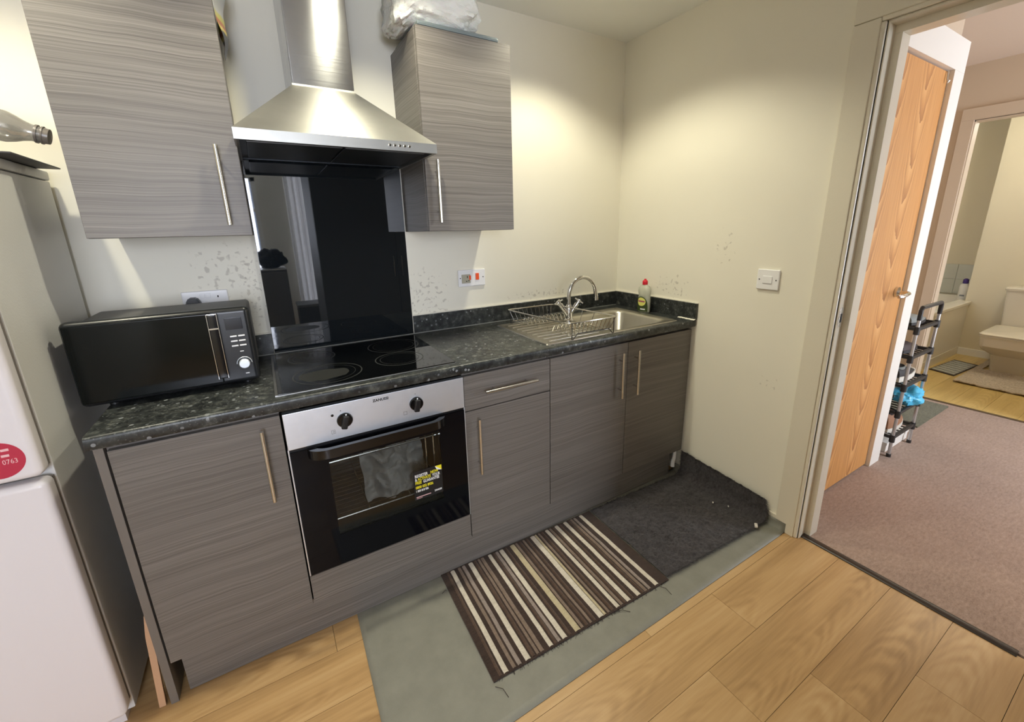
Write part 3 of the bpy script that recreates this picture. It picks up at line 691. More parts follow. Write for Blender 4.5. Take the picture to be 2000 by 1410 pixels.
def sym(x, z, s=.006, inner=True):
    mb = MB(); w = .0006
    for lo, hi in (((x-s, z-s), (x+s, z-s+w)), ((x-s, z+s-w), (x+s, z+s)), ((x-s, z-s), (x-s+w, z+s)), ((x+s-w, z-s), (x+s, z+s))): mb.box((lo[0], YP-.0005, lo[1]), (hi[0], YP+.0002, hi[1]))
    if inner: mb.ring((0, 0, 0), .0022, .003, 14); 
    vs = [v for v in mb.bm.verts if abs(v.co.y) < .1 and abs(v.co.x) < .1]
    bmesh.ops.transform(mb.bm, matrix=Matrix.Translation((x+.001, YP-.0005, z)) @ Matrix.Rotation(rad(90), 4, 'X'), verts=vs)
    mb.build('symbol', 'text_black', ov, smooth=False)
sym(-1.786, .766); sym(-1.551, .772, inner=False)
mb = MB(); mb.cyl((-1.757, YP, .833), (-1.757, YP-.0006, .833), .0016, 8); mb.build('dial_mark', 'text_black', ov, smooth=False); mb = MB(); mb.cyl((-1.511, YP, .835), (-1.511, YP-.0006, .835), .0014, 8); mb.build('dial_mark', 'text_black', ov, smooth=False)
# door
DZ0, DZ1, WX0, WX1, WZ0, WZ1 = .270, .728, -1.812, -1.432, .385, .668
dr = part('door', 'oven_black', ov, ((-1.917, YP, DZ0), (WX0, -.566, DZ1)), ((WX1, YP, DZ0), (-1.330, -.566, DZ1)), ((WX0, YP, DZ0), (WX1, -.566, WZ0)), ((WX0, YP, WZ1), (WX1, -.566, DZ1)))
part('window', 'oven_window', dr, ((WX0, YP, WZ0), (WX1, YP+.004, WZ1)), smooth=False)
part('side_trim', 'steel_panel', ov, ((-1.9215, -.585, .266), (-1.917, -.565, .738)), bev=.001)
part('side_trim', 'steel_panel', ov, ((-1.330, -.587, .266), (-1.3255, -.565, .738)), bev=.001)
part('bottom_trim', 'black_plastic', ov, ((-1.92, -.584, .263), (-1.327, -.57, .270)))
# bowed black handle
outer, inner = [], []
n = 10; x0, x1, yo, yb = -1.868, -1.410, YP-.046, YP
for i in range(n+1):
    a = math.pi/2*i/n; outer.append((x0+.06-.06*math.cos(a), yb+(yo-yb)*math.sin(a)))
for i in range(n+1):
    a = math.pi/2*(1-i/n); outer.append((x1-.06+.06*math.cos(a), yb+(yo-yb)*math.sin(a)))
for i in range(n+1):
    a = math.pi/2*i/n; inner.append((x1-.068+.045*math.cos(a), yb+(yo+.016-yb)*math.sin(a)))
for i in range(n+1):
    a = math.pi/2*(1-i/n); inner.append((x0+.068-.045*math.cos(a), yb+(yo+.016-yb)*math.sin(a)))
mb = MB(); poly = outer+inner
A = [mb.bm.verts.new((p[0], p[1], .700)) for p in poly]; B = [mb.bm.verts.new((p[0], p[1], .731)) for p in poly]
N = len(poly)
for i in range(N): mb.bm.faces.new((A[i], A[(i+1) % N], B[(i+1) % N], B[i]))
H = len(outer)
for i in range(H-1):
    a, b2, c, d_ = i, i+1, N-2-i, N-1-i
    mb.bm.faces.new((A[a], A[d_], A[c], A[b2])); mb.bm.faces.new((B[a], B[b2], B[c], B[d_]))
bmesh.ops.bevel(mb.bm, geom=[e for e in mb.bm.edges if abs(e.verts[0].co.z-e.verts[1].co.z) < 1e-5 and len(e.link_faces) == 2 and abs(e.link_faces[0].normal.z-e.link_faces[1].normal.z) > .5], offset=.006, segments=3, affect='EDGES')
mb.build('handle', 'black_gloss', dr)
# sticker on the oven window
stx0, stx1, stz0, stz1 = -1.546, -1.435, .416, .534
st = part('sticker', 'sticker_dark', dr, ((stx0, YP-.0008, stz0), (stx1, YP+.0002, stz1)), smooth=False)
st['label'] = 'dark guarantee sticker with white and yellow lettering'
yt = YP-.0011
for body, sz, x, z, mm, sq in (('REGISTER', .0165, stx0+.006, .5085, 'text_white', .70), ('NOW', .0165, stx0+.066, .5085, 'text_yellow', .70), ('&', .0165, stx0+.006, .4945, 'text_white', .7), ('ACTIVATE', .0165, stx0+.016, .4945, 'text_yellow', .66), ('YOUR', .0165, stx0+.072, .4945, 'text_white', .66),
                               ('FREE', .0165, stx0+.006, .4805, 'text_yellow', .70), ('GUARANTEE', .0165, stx0+.036, .4805, 'text_white', .66), ('0800 032 8936', .0155, stx0+.006, .4620, 'text_yellow', .72), ('1 800 818 936', .0125, stx0+.006, .4480, 'text_white', .66),
                               ('ZANUSSI', .0095, stx1-.034, .4285, 'text_white', .75)):
    text('lettering', body, sz, facing_y(x, yt, z), mm, st, sq, bold=.0004)
part('fine_print', 'text_pink', st, ((stx0+.006, yt, .4255), (stx0+.062, yt+.0004, .4285)), ((stx0+.006, yt, .4205), (stx0+.028, yt+.0004, .4220)), smooth=False)
mb = MB(); mb.prism([(stx1-.026, stz1-.001), (stx1-.001, stz1-.001), (stx1-.001, stz1-.022)], 'y', yt, yt+.0004); mb.build('corner_flash', 'text_yellow', st, smooth=False)
mb = MB(); mb.prism([(stx1-.026, stz1-.001), (stx1-.001, stz1-.022), (stx1-.020, stz1-.017)], 'y', yt-.0002, yt+.0002); mb.build('corner_fold', 'text_white', st, smooth=False)
# cavity, shelves, tray
part('cavity', 'cavity', ov, ((-1.85, -.12, .33), (-1.39, -.10, .71)), ((-1.86, -.565, .33), (-1.84, -.10, .71)), ((-1.41, -.565, .33), (-1.39, -.10, .71)), ((-1.86, -.565, .33), (-1.39, -.10, .345)), ((-1.86, -.565, .70), (-1.39, -.10, .71)))
for z in (.640, .420):
    mb = MB()
    mb.tube([(-1.83, -.55, z), (-1.42, -.55, z), (-1.42, -.14, z), (-1.83, -.14, z)], .004, 6, closed=True)
    for k in range(1, 15): mb.cyl((-1.83, -.55+.0275*k, z), (-1.42, -.55+.0275*k, z), .0018, 6)
    for x in (-1.70, -1.55): mb.cyl((x, -.55, z), (x, -.14, z), .0025, 6)
    mb.build('wire_shelf', 'wire', ov)
for x in (-1.475, -1.445):
    mb = MB(); mb.cyl((x, -.545, .36), (x, -.545, .69), .003, 8); mb.build('shelf_support', 'wire', ov)
mb = MB(); mb.grid(lambda u, v: (-1.70+.235*u+.006*noise.noise((u*3, v*3, 2)), -.515+.09*v-.03*abs(noise.noise((u*4, v*4, 8)))-.012*abs(noise.noise((u*11, v*11, 3))), .425+.165*v+.02*noise.noise((u*4, 0, 0))), 44, 34); fo = mb.build('foil_liner', 'foil', ov); fo['label'] = 'crumpled grey foil inside the oven'

# cooker hood
t = thing('cooker_hood', 'stainless steel chimney cooker hood between the wall cabinets', 'cooker hood', (-1.62, -.2, 1.65))
HX0, HX1, HY, HZ0, HZ1 = -1.918, -1.318, -.452, 1.650, 1.680
CX0, CX1, CYF, CZ = -1.729, -1.534, -.254, 1.863
part('fascia', 'steel_fascia', t, ((HX0, HY, HZ0), (HX1, HY+.012, HZ1)), ((HX0, HY+.0121, HZ0), (HX0+.012, -.0141, HZ1)), ((HX1-.012, HY+.0121, HZ0), (HX1, -.0141, HZ1)))
part('rear_rail', 'filter_metal', t, ((HX0, -.014, HZ0+.006), (HX1, -.002, HZ1)))
mb = MB()
lo = [(HX0, HY, HZ1), (HX1, HY, HZ1), (HX1, -.002, HZ1), (HX0, -.002, HZ1)]; hi = [(CX0, CYF, CZ), (CX1, CYF, CZ), (CX1, -.002, CZ), (CX0, -.002, CZ)]
mb.loft([lo, hi]); mb.build('canopy', 'steel_hood', t, ang=20)
part('chimney', 'steel_chimney', t, ((CX0, CYF, CZ-.004), (CX1, -.002, ZC-.001)), bev=.003)
part('collar', 'steel_hood', t, ((CX0-.002, CYF-.002, CZ-.003), (CX1+.002, -.002, CZ+.004)))
part('underside', 'filter_metal', t, ((HX0+.012, HY+.012, HZ0+.012), (HX1-.012, -.014, HZ0+.018)))
for a, b2 in ((HX0+.03, -1.623), (-1.613, HX1-.03)):
    mb = MB(); mb.box((a, HY+.05, HZ0+.005), (b2, -.05, HZ0+.012), .002)
    f = mb.build('grease_filter', 'filter_metal', t)
    part('filter_rim', 'filter_metal', f, ((a, -.053, HZ0+.003), (b2, -.05, HZ0+.006))); part('filter_rim', 'alu', f, ((a, HY+.05, HZ0+.003), (b2, HY+.054, HZ0+.006)))
for k in range(5):
    x = -1.482+.0165*k
    mb = MB(); mb.lathe([(.0048, HY), (.0048, HY-.003), (.0035, HY-.0045), (.0005, HY-.005)], (x, 0, 1.666), 16, 'y'); mb.build('button', 'chrome', t)

# wall cabinets
UY, UZ0, UZ1 = -.324, 1.385, 2.091
for x0, x1, hx, lb in ((-1.321, -.936, -1.279, 'grey wood-grain wall cabinet right of the hood with a plastic bag on top'), (-2.307, -1.913, -1.969, 'grey wood-grain wall cabinet above the microwave, left of the hood')):
    t = thing('wall_cabinet', lb, 'cabinet', ((x0+x1)/2, -.15, UZ0), 'wall cabinets')
    panel('carcass', (x0, UY+.0195, UZ0), (x1, -.001, UZ1), t)
    d = panel('door', (x0+.001, UY, UZ0+.001), (x1-.001, UY+.018, UZ1-.001), t)
    bar_handle(d, (hx, UY, 1.533), .229, 'z', .027)

# ================================================================== FRIDGE AND WHAT IS ON IT
t = thing('fridge_freezer', 'white upright fridge freezer at the left edge with a round red sticker', 'fridge', (-2.7, -.3, 0))
FX0, FX1 = -2.985, -2.426
part('body', 'fridge_side', t, ((FX0, -.545, .02), (FX1, -.03, 1.558)), bev=.004)
part('top_panel', 'fridge_side', t, ((FX0-.002, -.555, 1.560), (FX1+.003, -.03, 1.588)), bev=.006)
for z0, z1 in ((.055, .8235), (.8365, 1.560)):
    mb = MB(); mb.box((FX0, -.603, z0), (FX1, -.552, z1), .016, 4); dd = mb.build('door', 'fridge_white', t)
    part('door_seal', 'seal_grey', dd, ((FX0+.01, -.553, z0+.01), (FX1-.004, -.544, z1-.01)))
part('plinth_grille', 'fridge_white', t, ((FX0+.02, -.56, .0), (FX1-.02, -.05, .05)))
up_door = [o for o in t.children if o.name.startswith('door')][1]
mb = MB(); mb.cyl((-2.488, -.6028, .897), (-2.488, -.6038, .897), .0445, 40); sk = mb.build('sticker', 'sticker_red', up_door); sk['label'] = 'round red sticker with pale lettering'
text('lettering', '479 0763', .0165, facing_y(-2.5045, -.6039, .886), 'text_pink', sk, .78)
for z_, xs in ((.918, (-2.512, -2.492, -2.478)), (.904, (-2.516, -2.498, -2.480))):      # two lines too small to read
    for x_ in xs: part('small_print', 'text_pink', sk, ((x_, -.6041, z_), (x_+.013, -.6037, z_+.006)), smooth=False)
tag(part('tray', 'tray_dark', None, ((-2.90, -.40, 1.5885), (-2.378, -.09, 1.5925)), bev=.001), 'thin dark tray lying on top of the fridge, jutting out at the right', 'tray')
mb = MB(); mb.box((-2.90, -.40, 1.593), (-2.495, -.12, 1.634), .003)
tag(mb.build('cardboard_box', 'cardboard', None, origin=(-2.68, -.26, 1.593)), 'flat cardboard box on the fridge carrying the clear bottle', 'box')
bt = thing('plastic_bottle', 'clear ribbed plastic bottle lying on its side above the fridge', 'bottle', (-2.50, -.3, 1.634))
axd = Vector((1, .02, -.25)).normalized(); P0 = Vector((-2.326, -.30, 1.645))
prof = [(.0, .0005), (.002, .019), (.012, .020), (.0125, .0225), (.016, .0225), (.0165, .020), (.022, .020), (.0225, .0225), (.027, .0225), (.0275, .0205), (.034, .0205), (.048, .025), (.062, .032), (.078, .0375), (.092, .0385), (.10, .0365), (.108, .0385), (.122, .0385), (.13, .0365), (.138, .0385), (.152, .0385), (.16, .0365), (.168, .0385), (.19, .0385), (.20, .034), (.205, .012)]
X = axd.orthogonal().normalized(); Y = axd.cross(X)
mb = MB(); mb.loft([[P0-axd*h+(X*math.cos(a)+Y*math.sin(a))*r for a in [2*math.pi*k/24 for k in range(24)]] for h, r in prof[5:]]); mb.build('bottle_body', 'clear_plastic', bt)
mb = MB(); mb.loft([[P0-axd*h+(X*math.cos(a)+Y*math.sin(a))*r for a in [2*math.pi*k/24 for k in range(24)]] for h, r in prof[:5]]); mb.build('bottle_neck', 'neck_grey', bt)
mb = MB(); mb.loft([[P0-axd*h+(X*math.cos(a)+Y*math.sin(a))*(r+.0005) for a in [2*math.pi*k/24 for k in range(24)]] for h, r in ((.0225, .0225), (.027, .0225))]); mb.build('neck_ring', 'neck_grey', bt)

# ================================================================== SMALL APPLIANCES, SOCKETS
mw = thing('microwave', 'black microwave oven with chrome-edged handle at the left end of the worktop', 'microwave', (-2.18, -.22, .91))
MX0, MX1, MZ0, MZ1, MY = -2.397, -1.961, .926, 1.168, -.39
mb = MB(); mb.box((MX0+.004, -.365, MZ0), (MX1-.006, -.055, 1.150), .012, 3); mb.build('body', 'micro_top', mw)
mb = MB(); mb.box((MX0, MY, MZ0-.003), (MX1, -.352, MZ1), .016, 4); mb.build('front_frame', 'micro_body', mw)
mb = MB(); mb.box((MX0+.006, MY-.004, MZ0+.008), (-2.060, MY+.004, MZ1-.010), .004); mdr = mb.build('door', 'micro_door', mw)
# handle: black strip between two chrome lines
hx0, hx1 = -2.0710, -2.0455
mb = MB(); mb.box((hx0, MY-.016, .950), (hx1, MY-.002, 1.156), .004); mb.build('handle', 'black_gloss', mdr)
part('handle_trim', 'chrome', mdr, ((hx0-.0008, MY-.0172, .950), (hx0+.0012, MY-.006, 1.156)), ((hx1-.0012, MY-.0172, .950), (hx1+.0008, MY-.006, 1.156)), ((hx0, MY-.0172, 1.1545), (hx1, MY-.006, 1.1565)), bev=.0004)
part('handle_band', 'chrome', mdr, ((hx0+.001, MY-.0168, 1.1085), (hx1-.001, MY-.0155, 1.1125)))
mb = MB(); mb.box((-2.030, MY-.0025, 1.100), (-1.985, MY+.002, 1.138), .001); mb.build('display', 'micro_display', mw)
for r in range(3):
    for c in range(2):
        x = -2.023+.0215*c; z = 1.078-.0155*r
        mb = MB(); mb.box((x, MY-.003, z-.0022), (x+.018, MY+.001, z+.0022), .001); mb.build('button', 'white_plastic', mw)
mb = MB(); mb.lathe([(.0155, MY), (.0155, MY-.012), (.0135, MY-.014), (.0005, MY-.0142)], (-1.998, 0, .987), 32, 'y'); mb.build('dial', 'steel_panel', mw)
mb = MB(); mb.tube([(-1.998+.0205*math.cos(a), MY-.0015, .987+.0205*math.sin(a)) for a in [math.pi*i/16 for i in range(17)]], .0013, 6); mb.build('dial_arc', 'steel_panel', mw)
part('indicator', 'white_plastic', mw, ((-2.004, MY-.0015, 1.026), (-1.994, MY+.0005, 1.0285))); part('indicator', 'white_plastic', mw, ((-2.000, MY-.0015, .951), (-1.990, MY+.0005, .954)))
for x in (MX0+.06, MX1-.04):
    for y in (-.34, -.09):
        mb = MB(); mb.cyl((x, y, .9105), (x, y, MZ0+.004), .013, 14); mb.build('foot', 'black_plastic', mw)
# sockets
t = thing('cooker_switch_socket', 'white double wall plate with two red-orange switches and a grey socket', 'socket', (-1.004, 0, 1.11))
mb = MB(); mb.box((-1.079, -.010, 1.111), (-.930, -.0005, 1.195), .004, 3); mb.build('plate', 'white_plastic', t)
mb = MB(); mb.box((-1.062, -.013, 1.128), (-1.014, -.008, 1.172), .0024, 3); sk = mb.build('socket_face', 'socket_grey', t)
part('pin_hole', 'dark_hole', sk, ((-1.034, -.0134, 1.154), (-1.030, -.0125, 1.164)), ((-1.040, -.0134, 1.136), (-1.033, -.0125, 1.140)), ((-1.028, -.0134, 1.138), (-1.021, -.0125, 1.142)), smooth=False)
part('rocker_switch', 'red_switch', t, ((-1.022, -.0145, 1.144), (-1.012, -.009, 1.166)), bev=.001)
part('rocker_switch', 'red_switch', t, ((-.985, -.0145, 1.142), (-.967, -.009, 1.175)), bev=.001)
for x in (-1.069, -.943):
    mb = MB(); mb.cyl((x, -.0105, 1.154), (x, -.0095, 1.154), .003, 10); mb.build('screw', 'dark_hole', t)
t = thing('double_socket', 'white double wall socket half hidden behind the microwave', 'socket', (-2.1, 0, 1.11))
mb = MB(); mb.box((-2.174, -.010, 1.103), (-2.032, -.0005, 1.187), .004, 3); mb.build('plate', 'white_plastic', t)
for x in (-2.118, -2.100): part('rocker_switch', 'white_plastic', t, ((x, -.0135, 1.160), (x+.014, -.009, 1.178)), bev=.001)
part('pin_hole', 'dark_hole', t, ((-2.066, -.0106, 1.160), (-2.062, -.0095, 1.167)), smooth=False)
pl = thing('plug', 'black mains plug in the socket behind the microwave', 'plug', (-2.14, -.03, 1.14))
mb = MB(); mb.prism([(-2.166, 1.125), (-2.114, 1.125), (-2.118, 1.150), (-2.128, 1.167), (-2.152, 1.167), (-2.162, 1.150)], 'y', -.045, -.011)
bmesh.ops.bevel(mb.bm, geom=mb.bm.edges[:], offset=.004, segments=2, affect='EDGES'); mb.build('plug_body', 'black_plastic', pl)
mb = MB(); mb.tube([(-2.14, -.028, 1.128), (-2.14, -.03, 1.09), (-2.15, -.034, 1.03), (-2.18, -.036, .95), (-2.20, -.04, .918)], .004, 8); mb.build('cable', 'black_plastic', pl)
t = thing('light_switch', 'white single wall switch on the right wall near the doorway', 'switch', (0, -.94, 1.1))
mb = MB(); mb.box((-.010, -.990, 1.106), (-.0005, -.893, 1.195), .004, 3); mb.build('plate', 'white_plastic', t)
part('rocker', 'white_plastic', t, ((-.0135, -.962, 1.134), (-.009, -.920, 1.166)), bev=.0015)
for y in (-.905, -.978):
    mb = MB(); mb.cyl((-.0108, y, 1.150), (-.0095, y, 1.150), .003, 10); mb.build('screw', 'steel_handle', t)

# ================================================================== SINK
sk = thing('sink', 'stainless steel inset sink with drainer on the left and bowl on the right', 'sink', (-.51, -.33, .91))
SX0, SX1, SY0, SY1, ZS = -.926, -.098, -.560, -.105, .9125
def rrect(x0, x1, y0, y1, r, z, n=6):
    P = []
    for cx, cy, a0 in ((x1-r, y1-r, 0), (x0+r, y1-r, 90), (x0+r, y0+r, 180), (x1-r, y0+r, 270)):
        for i in range(n+1):
            a = rad(a0+90*i/n); P.append((cx+r*math.cos(a), cy+r*math.sin(a), z))
    return P
mb = MB()
def ringfaces(mb, A, B):
    n = len(A)
    for k in range(n): mb.bm.faces.new((A[k], A[(k+1) % n], B[(k+1) % n], B[k]))
R = [[mb.bm.verts.new(p) for p in rr] for rr in (rrect(SX0, SX1, SY0, SY1, .012, .9102), rrect(SX0+.002, SX1-.002, SY0+.002, SY1-.002, .012, ZS+.002), rrect(SX0+.012, SX1-.012, SY0+.012, SY1-.012, .012, ZS+.0015), rrect(SX0+.020, SX1-.020, SY0+.020, SY1-.020, .012, ZS-.001))]
for a, b2 in zip(R, R[1:]): ringfaces(mb, a, b2)
bw = [[mb.bm.verts.new(p) for p in rr] for rr in (rrect(-.535, -.128, -.532, -.150, .055, ZS-.001), rrect(-.528, -.135, -.525, -.157, .055, ZS-.004), rrect(-.520, -.143, -.517, -.165, .055, ZS-.014), rrect(-.512, -.152, -.509, -.173, .06, ZS-.13), rrect(-.495, -.169, -.492, -.19, .06, ZS-.15))]
for a, b2 in zip(bw, bw[1:]): ringfaces(mb, a, b2)
mb.bm.faces.new(bw[-1])
# deck between the inner rim and the bowl
def bridge_edges(ring): return [mb.bm.edges.get((ring[i], ring[(i+1) % len(ring)])) for i in range(len(ring))]
bmesh.ops.triangle_fill(mb.bm, use_beauty=True, edges=bridge_edges(R[-1])+bridge_edges(bw[0]))
mb.build('basin', 'steel_sink', sk, ang=50)
for k in range(9):
    y = -.515+.045*k
    mb = MB(); mb.tube([(-.885, y, ZS-.0006), (-.87, y, ZS+.0004), (-.62, y, ZS+.0002), (-.60, y, ZS-.0014)], .0024, 8); mb.build('drainer_ridge', 'steel_sink', sk)
mb = MB(); mb.lathe([(.038, ZS-.1505), (.036, ZS-.147), (.028, ZS-.1485), (.001, ZS-.149)], (-.33, -.34, 0), 24); mb.build('drain', 'chrome', sk)

# mixer tap
tp = thing('mixer_tap', 'chrome swan-neck mixer tap with two cross handles behind the sink bowl', 'tap', (-.556, -.232, ZS))
tx, ty = -.556, -.228
mb = MB(); mb.lathe([(.026, ZS-.001), (.026, ZS+.006), (.019, ZS+.012), (.0165, ZS+.03), (.0165, ZS+.075), (.0135, ZS+.085)], (tx, ty, 0), 20); mb.build('tap_body', 'chrome', tp)
cxr = .085; zt_ = 1.050
path = [(tx, ty, ZS+.07), (tx, ty, 1.0), (tx, ty, zt_)]+[(tx+cxr-cxr*math.cos(a), ty-.004*a, zt_+cxr*math.sin(a)) for a in [math.pi*i/18 for i in range(1, 19)]]
path += [(tx+2*cxr+.004, ty-.014, zt_-.02), (tx+2*cxr+.006, ty-.014, zt_-.034)]
mb = MB(); mb.tube(path, .0105, 14); mb.build('spout', 'chrome', tp)
mb = MB(); mb.cyl((tx+2*cxr+.005, ty-.014, zt_-.030), (tx+2*cxr+.0065, ty-.014, zt_-.043), .0125, 16); mb.build('aerator', 'chrome', tp)
for s in (-1, 1):
    a0 = Vector((tx+s*.008, ty, ZS+.035)); a1 = Vector((tx+s*.044, ty-s*.014, ZS+.088)); dv = (a1-a0).normalized()
    mb = MB(); mb.cyl(a0, a1, .0105, 14, .012); mb.cyl(a1, a1+dv*.014, .007, 12); hn = mb.build('valve', 'chrome', tp)
    c = a1+dv*.018; X = dv.orthogonal().normalized(); Y = dv.cross(X)
    mb = MB(); mb.cyl(c-dv*.007, c+dv*.007, .0095, 14)
    for q in (X, Y):
        mb.cyl(c-q*.025, c+q*.025, .0042, 8)
    mb.build('cross_handle', 'chrome', hn)

# dish rack
rk = thing('dish_rack', 'chrome wire dish rack standing on the sink drainer', 'dish rack', (-.71, -.34, ZS))
TZ = .990; c0, c1, c2, c3 = Vector((-.871, -.122, TZ)), Vector((-.821, -.565, TZ)), Vector((-.540, -.573, TZ)), Vector((-.590, -.132, TZ))
mb = MB()
def rc(a, b2, c, r=.02):  # rounded corner points
    u = (a-b2).normalized(); v = (c-b2).normalized(); return [b2+u*r, b2+u*r*.3+v*r*.3, b2+v*r]
pts = rc(c3, c0, c1)+rc(c0, c1, c2)+rc(c1, c2, c3)+rc(c2, c3, c0)
mb.tube(pts, .0034, 8, closed=True); mb.build('rim', 'wire', rk)
def lerp(a, b2, t): return a+(b2-a)*t
B0, B1, B2, B3 = [Vector((lerp(p, (c0+c1+c2+c3)/4, .12).x, lerp(p, (c0+c1+c2+c3)/4, .08).y, .932)) for p in (c0, c1, c2, c3)]
nb = 11
for i in range(nb):      # plate slots: hoops that run across, bent up into two ridges
    t_ = (i+.5)/nb
    for A0, A1, D0, D1, nm in ((c0, c3, B0, B3, 1), (c1, c2, B1, B2, -1)):
        rim = lerp(A0, A1, t_); bot = lerp(D0, D1, t_)
        inn = bot+(((B1 if nm > 0 else B0)-D0).normalized())*.085
        top = inn+Vector((0, 0, .028)); end = inn+(((B1 if nm > 0 else B0)-D0).normalized())*.03
        mb = MB(); mb.tube([rim, lerp(rim, bot, .5), bot, lerp(bot, inn, .5), inn+Vector((0, 0, .004)), top+Vector((0, 0, -.006)), top, top+(end-inn)*.5, end], .0018, 6); mb.build('slot_wire', 'wire', rk)
for A0, A1 in ((B0, B3), (B1, B2)):
    mb = MB(); mb.cyl(A0, A1, .0018, 8); mb.build('base_wire', 'wire', rk)
for f in (.32, .5, .68):
    a = lerp(B0, B1, f); b2 = lerp(B3, B2, f)
    mb = MB(); mb.tube([lerp(c0, c1, f), a, b2, lerp(c3, c2, f)], .0016, 6); mb.build('base_wire', 'wire', rk)
for a, b2 in ((c0, c3), (c1, c2)):      # two leg frames, dark coated ends
    e = (b2-a).normalized(); ia = (Vector((a.x, a.y, 0)) + ((c0+c1+c2+c3)/4-a)*.06); ib = (Vector((b2.x, b2.y, 0)) + ((c0+c1+c2+c3)/4-b2)*.06)
    A_, B_ = a+e*.022, b2-e*.022
    mb = MB(); mb.tube([A_, Vector((A_.x, A_.y, ZS+.003)), Vector((A_.x, A_.y, ZS+.003))+e*.006, A_+e*.03+Vector((0, 0, .940-TZ)), B_-e*.03+Vector((0, 0, .940-TZ)), Vector((B_.x, B_.y, ZS+.003))-e*.006, Vector((B_.x, B_.y, ZS+.003)), B_], .0021, 6); mb.build('leg_frame', 'rack_black', rk)

# washing-up liquid
bl = thing('washing_up_bottle', 'clear washing-up liquid bottle with red cap and green label beside the sink', 'bottle', (-.060, -.288, .91))
bx, by = -.061, -.290
prof = [(.038, .911), (.042, .915), (.043, .95), (.0425, .985), (.040, 1.000), (.039, 1.010), (.0425, 1.022), (.043, 1.033), (.040, 1.046), (.031, 1.058), (.018, 1.066), (.0135, 1.070)]
mb = MB(); mb.lathe(prof, (bx, by, 0), 28, 'z', .58, 1.0); mb.build('bottle_body', 'soap_plastic', bl)
mb = MB(); mb.lathe([(r*.965, z+.001) for r, z in prof[:3]]+[(.0412, .962), (.001, .9625)], (bx, by, 0), 28, 'z', .56, 1.0); mb.build('liquid', 'soap', bl)
mb = MB(); mb.lathe([(.0145, 1.068), (.0150, 1.070), (.0150, 1.086), (.0125, 1.091), (.007, 1.094), (.006, 1.1), (.001, 1.101)], (bx, by, 0), 20); mb.build('cap', 'red_cap', bl)
def labelpatch(a0, a1, zf, off):  # patch on the oval body, facing -x
    def f(u, v):
        a = rad(180)+rad(a0+(a1-a0)*u); z0, z1 = zf(u); z = z0+(z1-z0)*v; r = .0432+off
        return (bx+r*.58*math.cos(a), by+r*math.sin(a), z)
    return f
mb = MB(); mb.grid(labelpatch(-62, 62, lambda u: (.918, .944+.058*math.sqrt(max(0, 1-(2*u-1)**2))), .0006), 20, 6); lb = mb.build('label', 'label_green', bl)
mb = MB(); mb.grid(labelpatch(-40, 40, lambda u: (.972-.024*math.sqrt(max(0, 1-(2*u-1)**2)), .972+.024*math.sqrt(max(0, 1-(2*u-1)**2))), .0010), 20, 6); mb.build('label_disc', 'label_yellow', lb)
mb = MB(); mb.grid(labelpatch(-32, 32, lambda u: (.970, .979), .0013), 12, 1); mb.build('lettering', 'label_text', lb)
mb = MB(); mb.grid(labelpatch(-5, 38, lambda u: (.927, .934), .0010), 12, 1); mb.build('lettering', 'text_white', lb)

# ================================================================== ON TOP OF THE WALL CABINETS
tag(part('flat_tray', 'tray_grey', None, ((-1.312, -.322, 2.0915), (-.985, -.04, 2.108)), bev=.007), 'flat grey tray under the plastic bag on the wall cabinet', 'tray')
mb = MB()
def bagf(u, v):
    a = 2*math.pi*u; b2 = math.pi*(v-.5)
    cx, cy, cz = math.cos(b2)*math.cos(a), math.cos(b2)*math.sin(a), math.sin(b2)
    sg = lambda q, e: math.copysign(abs(q)**e, q)
    x, y, z = sg(cx, .7), sg(cy, .75), sg(cz, .65)
    n_ = noise.noise((cx*2.2, cy*2.2, cz*2.2))*.10 + abs(noise.noise((cx*5+3, cy*5, cz*5)))*.09
    k = 1-.05+n_
    X_, Y_, Z_ = -1.205+x*.178*k, -.190+y*.155*k, 2.212+z*.118*k
    if X_ < -1.315: Z_ -= (-1.315-X_)*.75            # sags over the left edge
    elif Z_ < 2.1085: Z_ = 2.1085+.006*abs(noise.noise((X_*30, Y_*30, 0)))
    return (X_, Y_, Z_)
mb.grid(bagf, 90, 56); bmesh.ops.remove_doubles(mb.bm, verts=mb.bm.verts[:], dist=.0004)
tag(mb.build('plastic_bag', 'bag_white', None, origin=(-1.2, -.19, 2.108)), 'crumpled white plastic bag on top of the right wall cabinet', 'bag')
# crisp packet hanging at the side of the left cabinet
mb = MB()
def pkf(u, v):
    z = 1.975-.035+.22*v; w = .10*(.35+.65*min(1, v*2.2)); y = -.16+(u-.5)*w*1.6
    bulge = .008*math.sin(v*9+.2)+.024*(1-abs(2*u-1))*min(1, v*2.2)
    return (-1.9105+max(.001, .004+bulge), y, z)
mb.sheet(pkf, (-.001, 0, 0), 14, 30)
tag(mb.build('snack_packet', 'packet', None, origin=(-1.906, -.16, 1.930)), 'black and yellow snack packet tucked behind the left wall cabinet edge', 'packet')

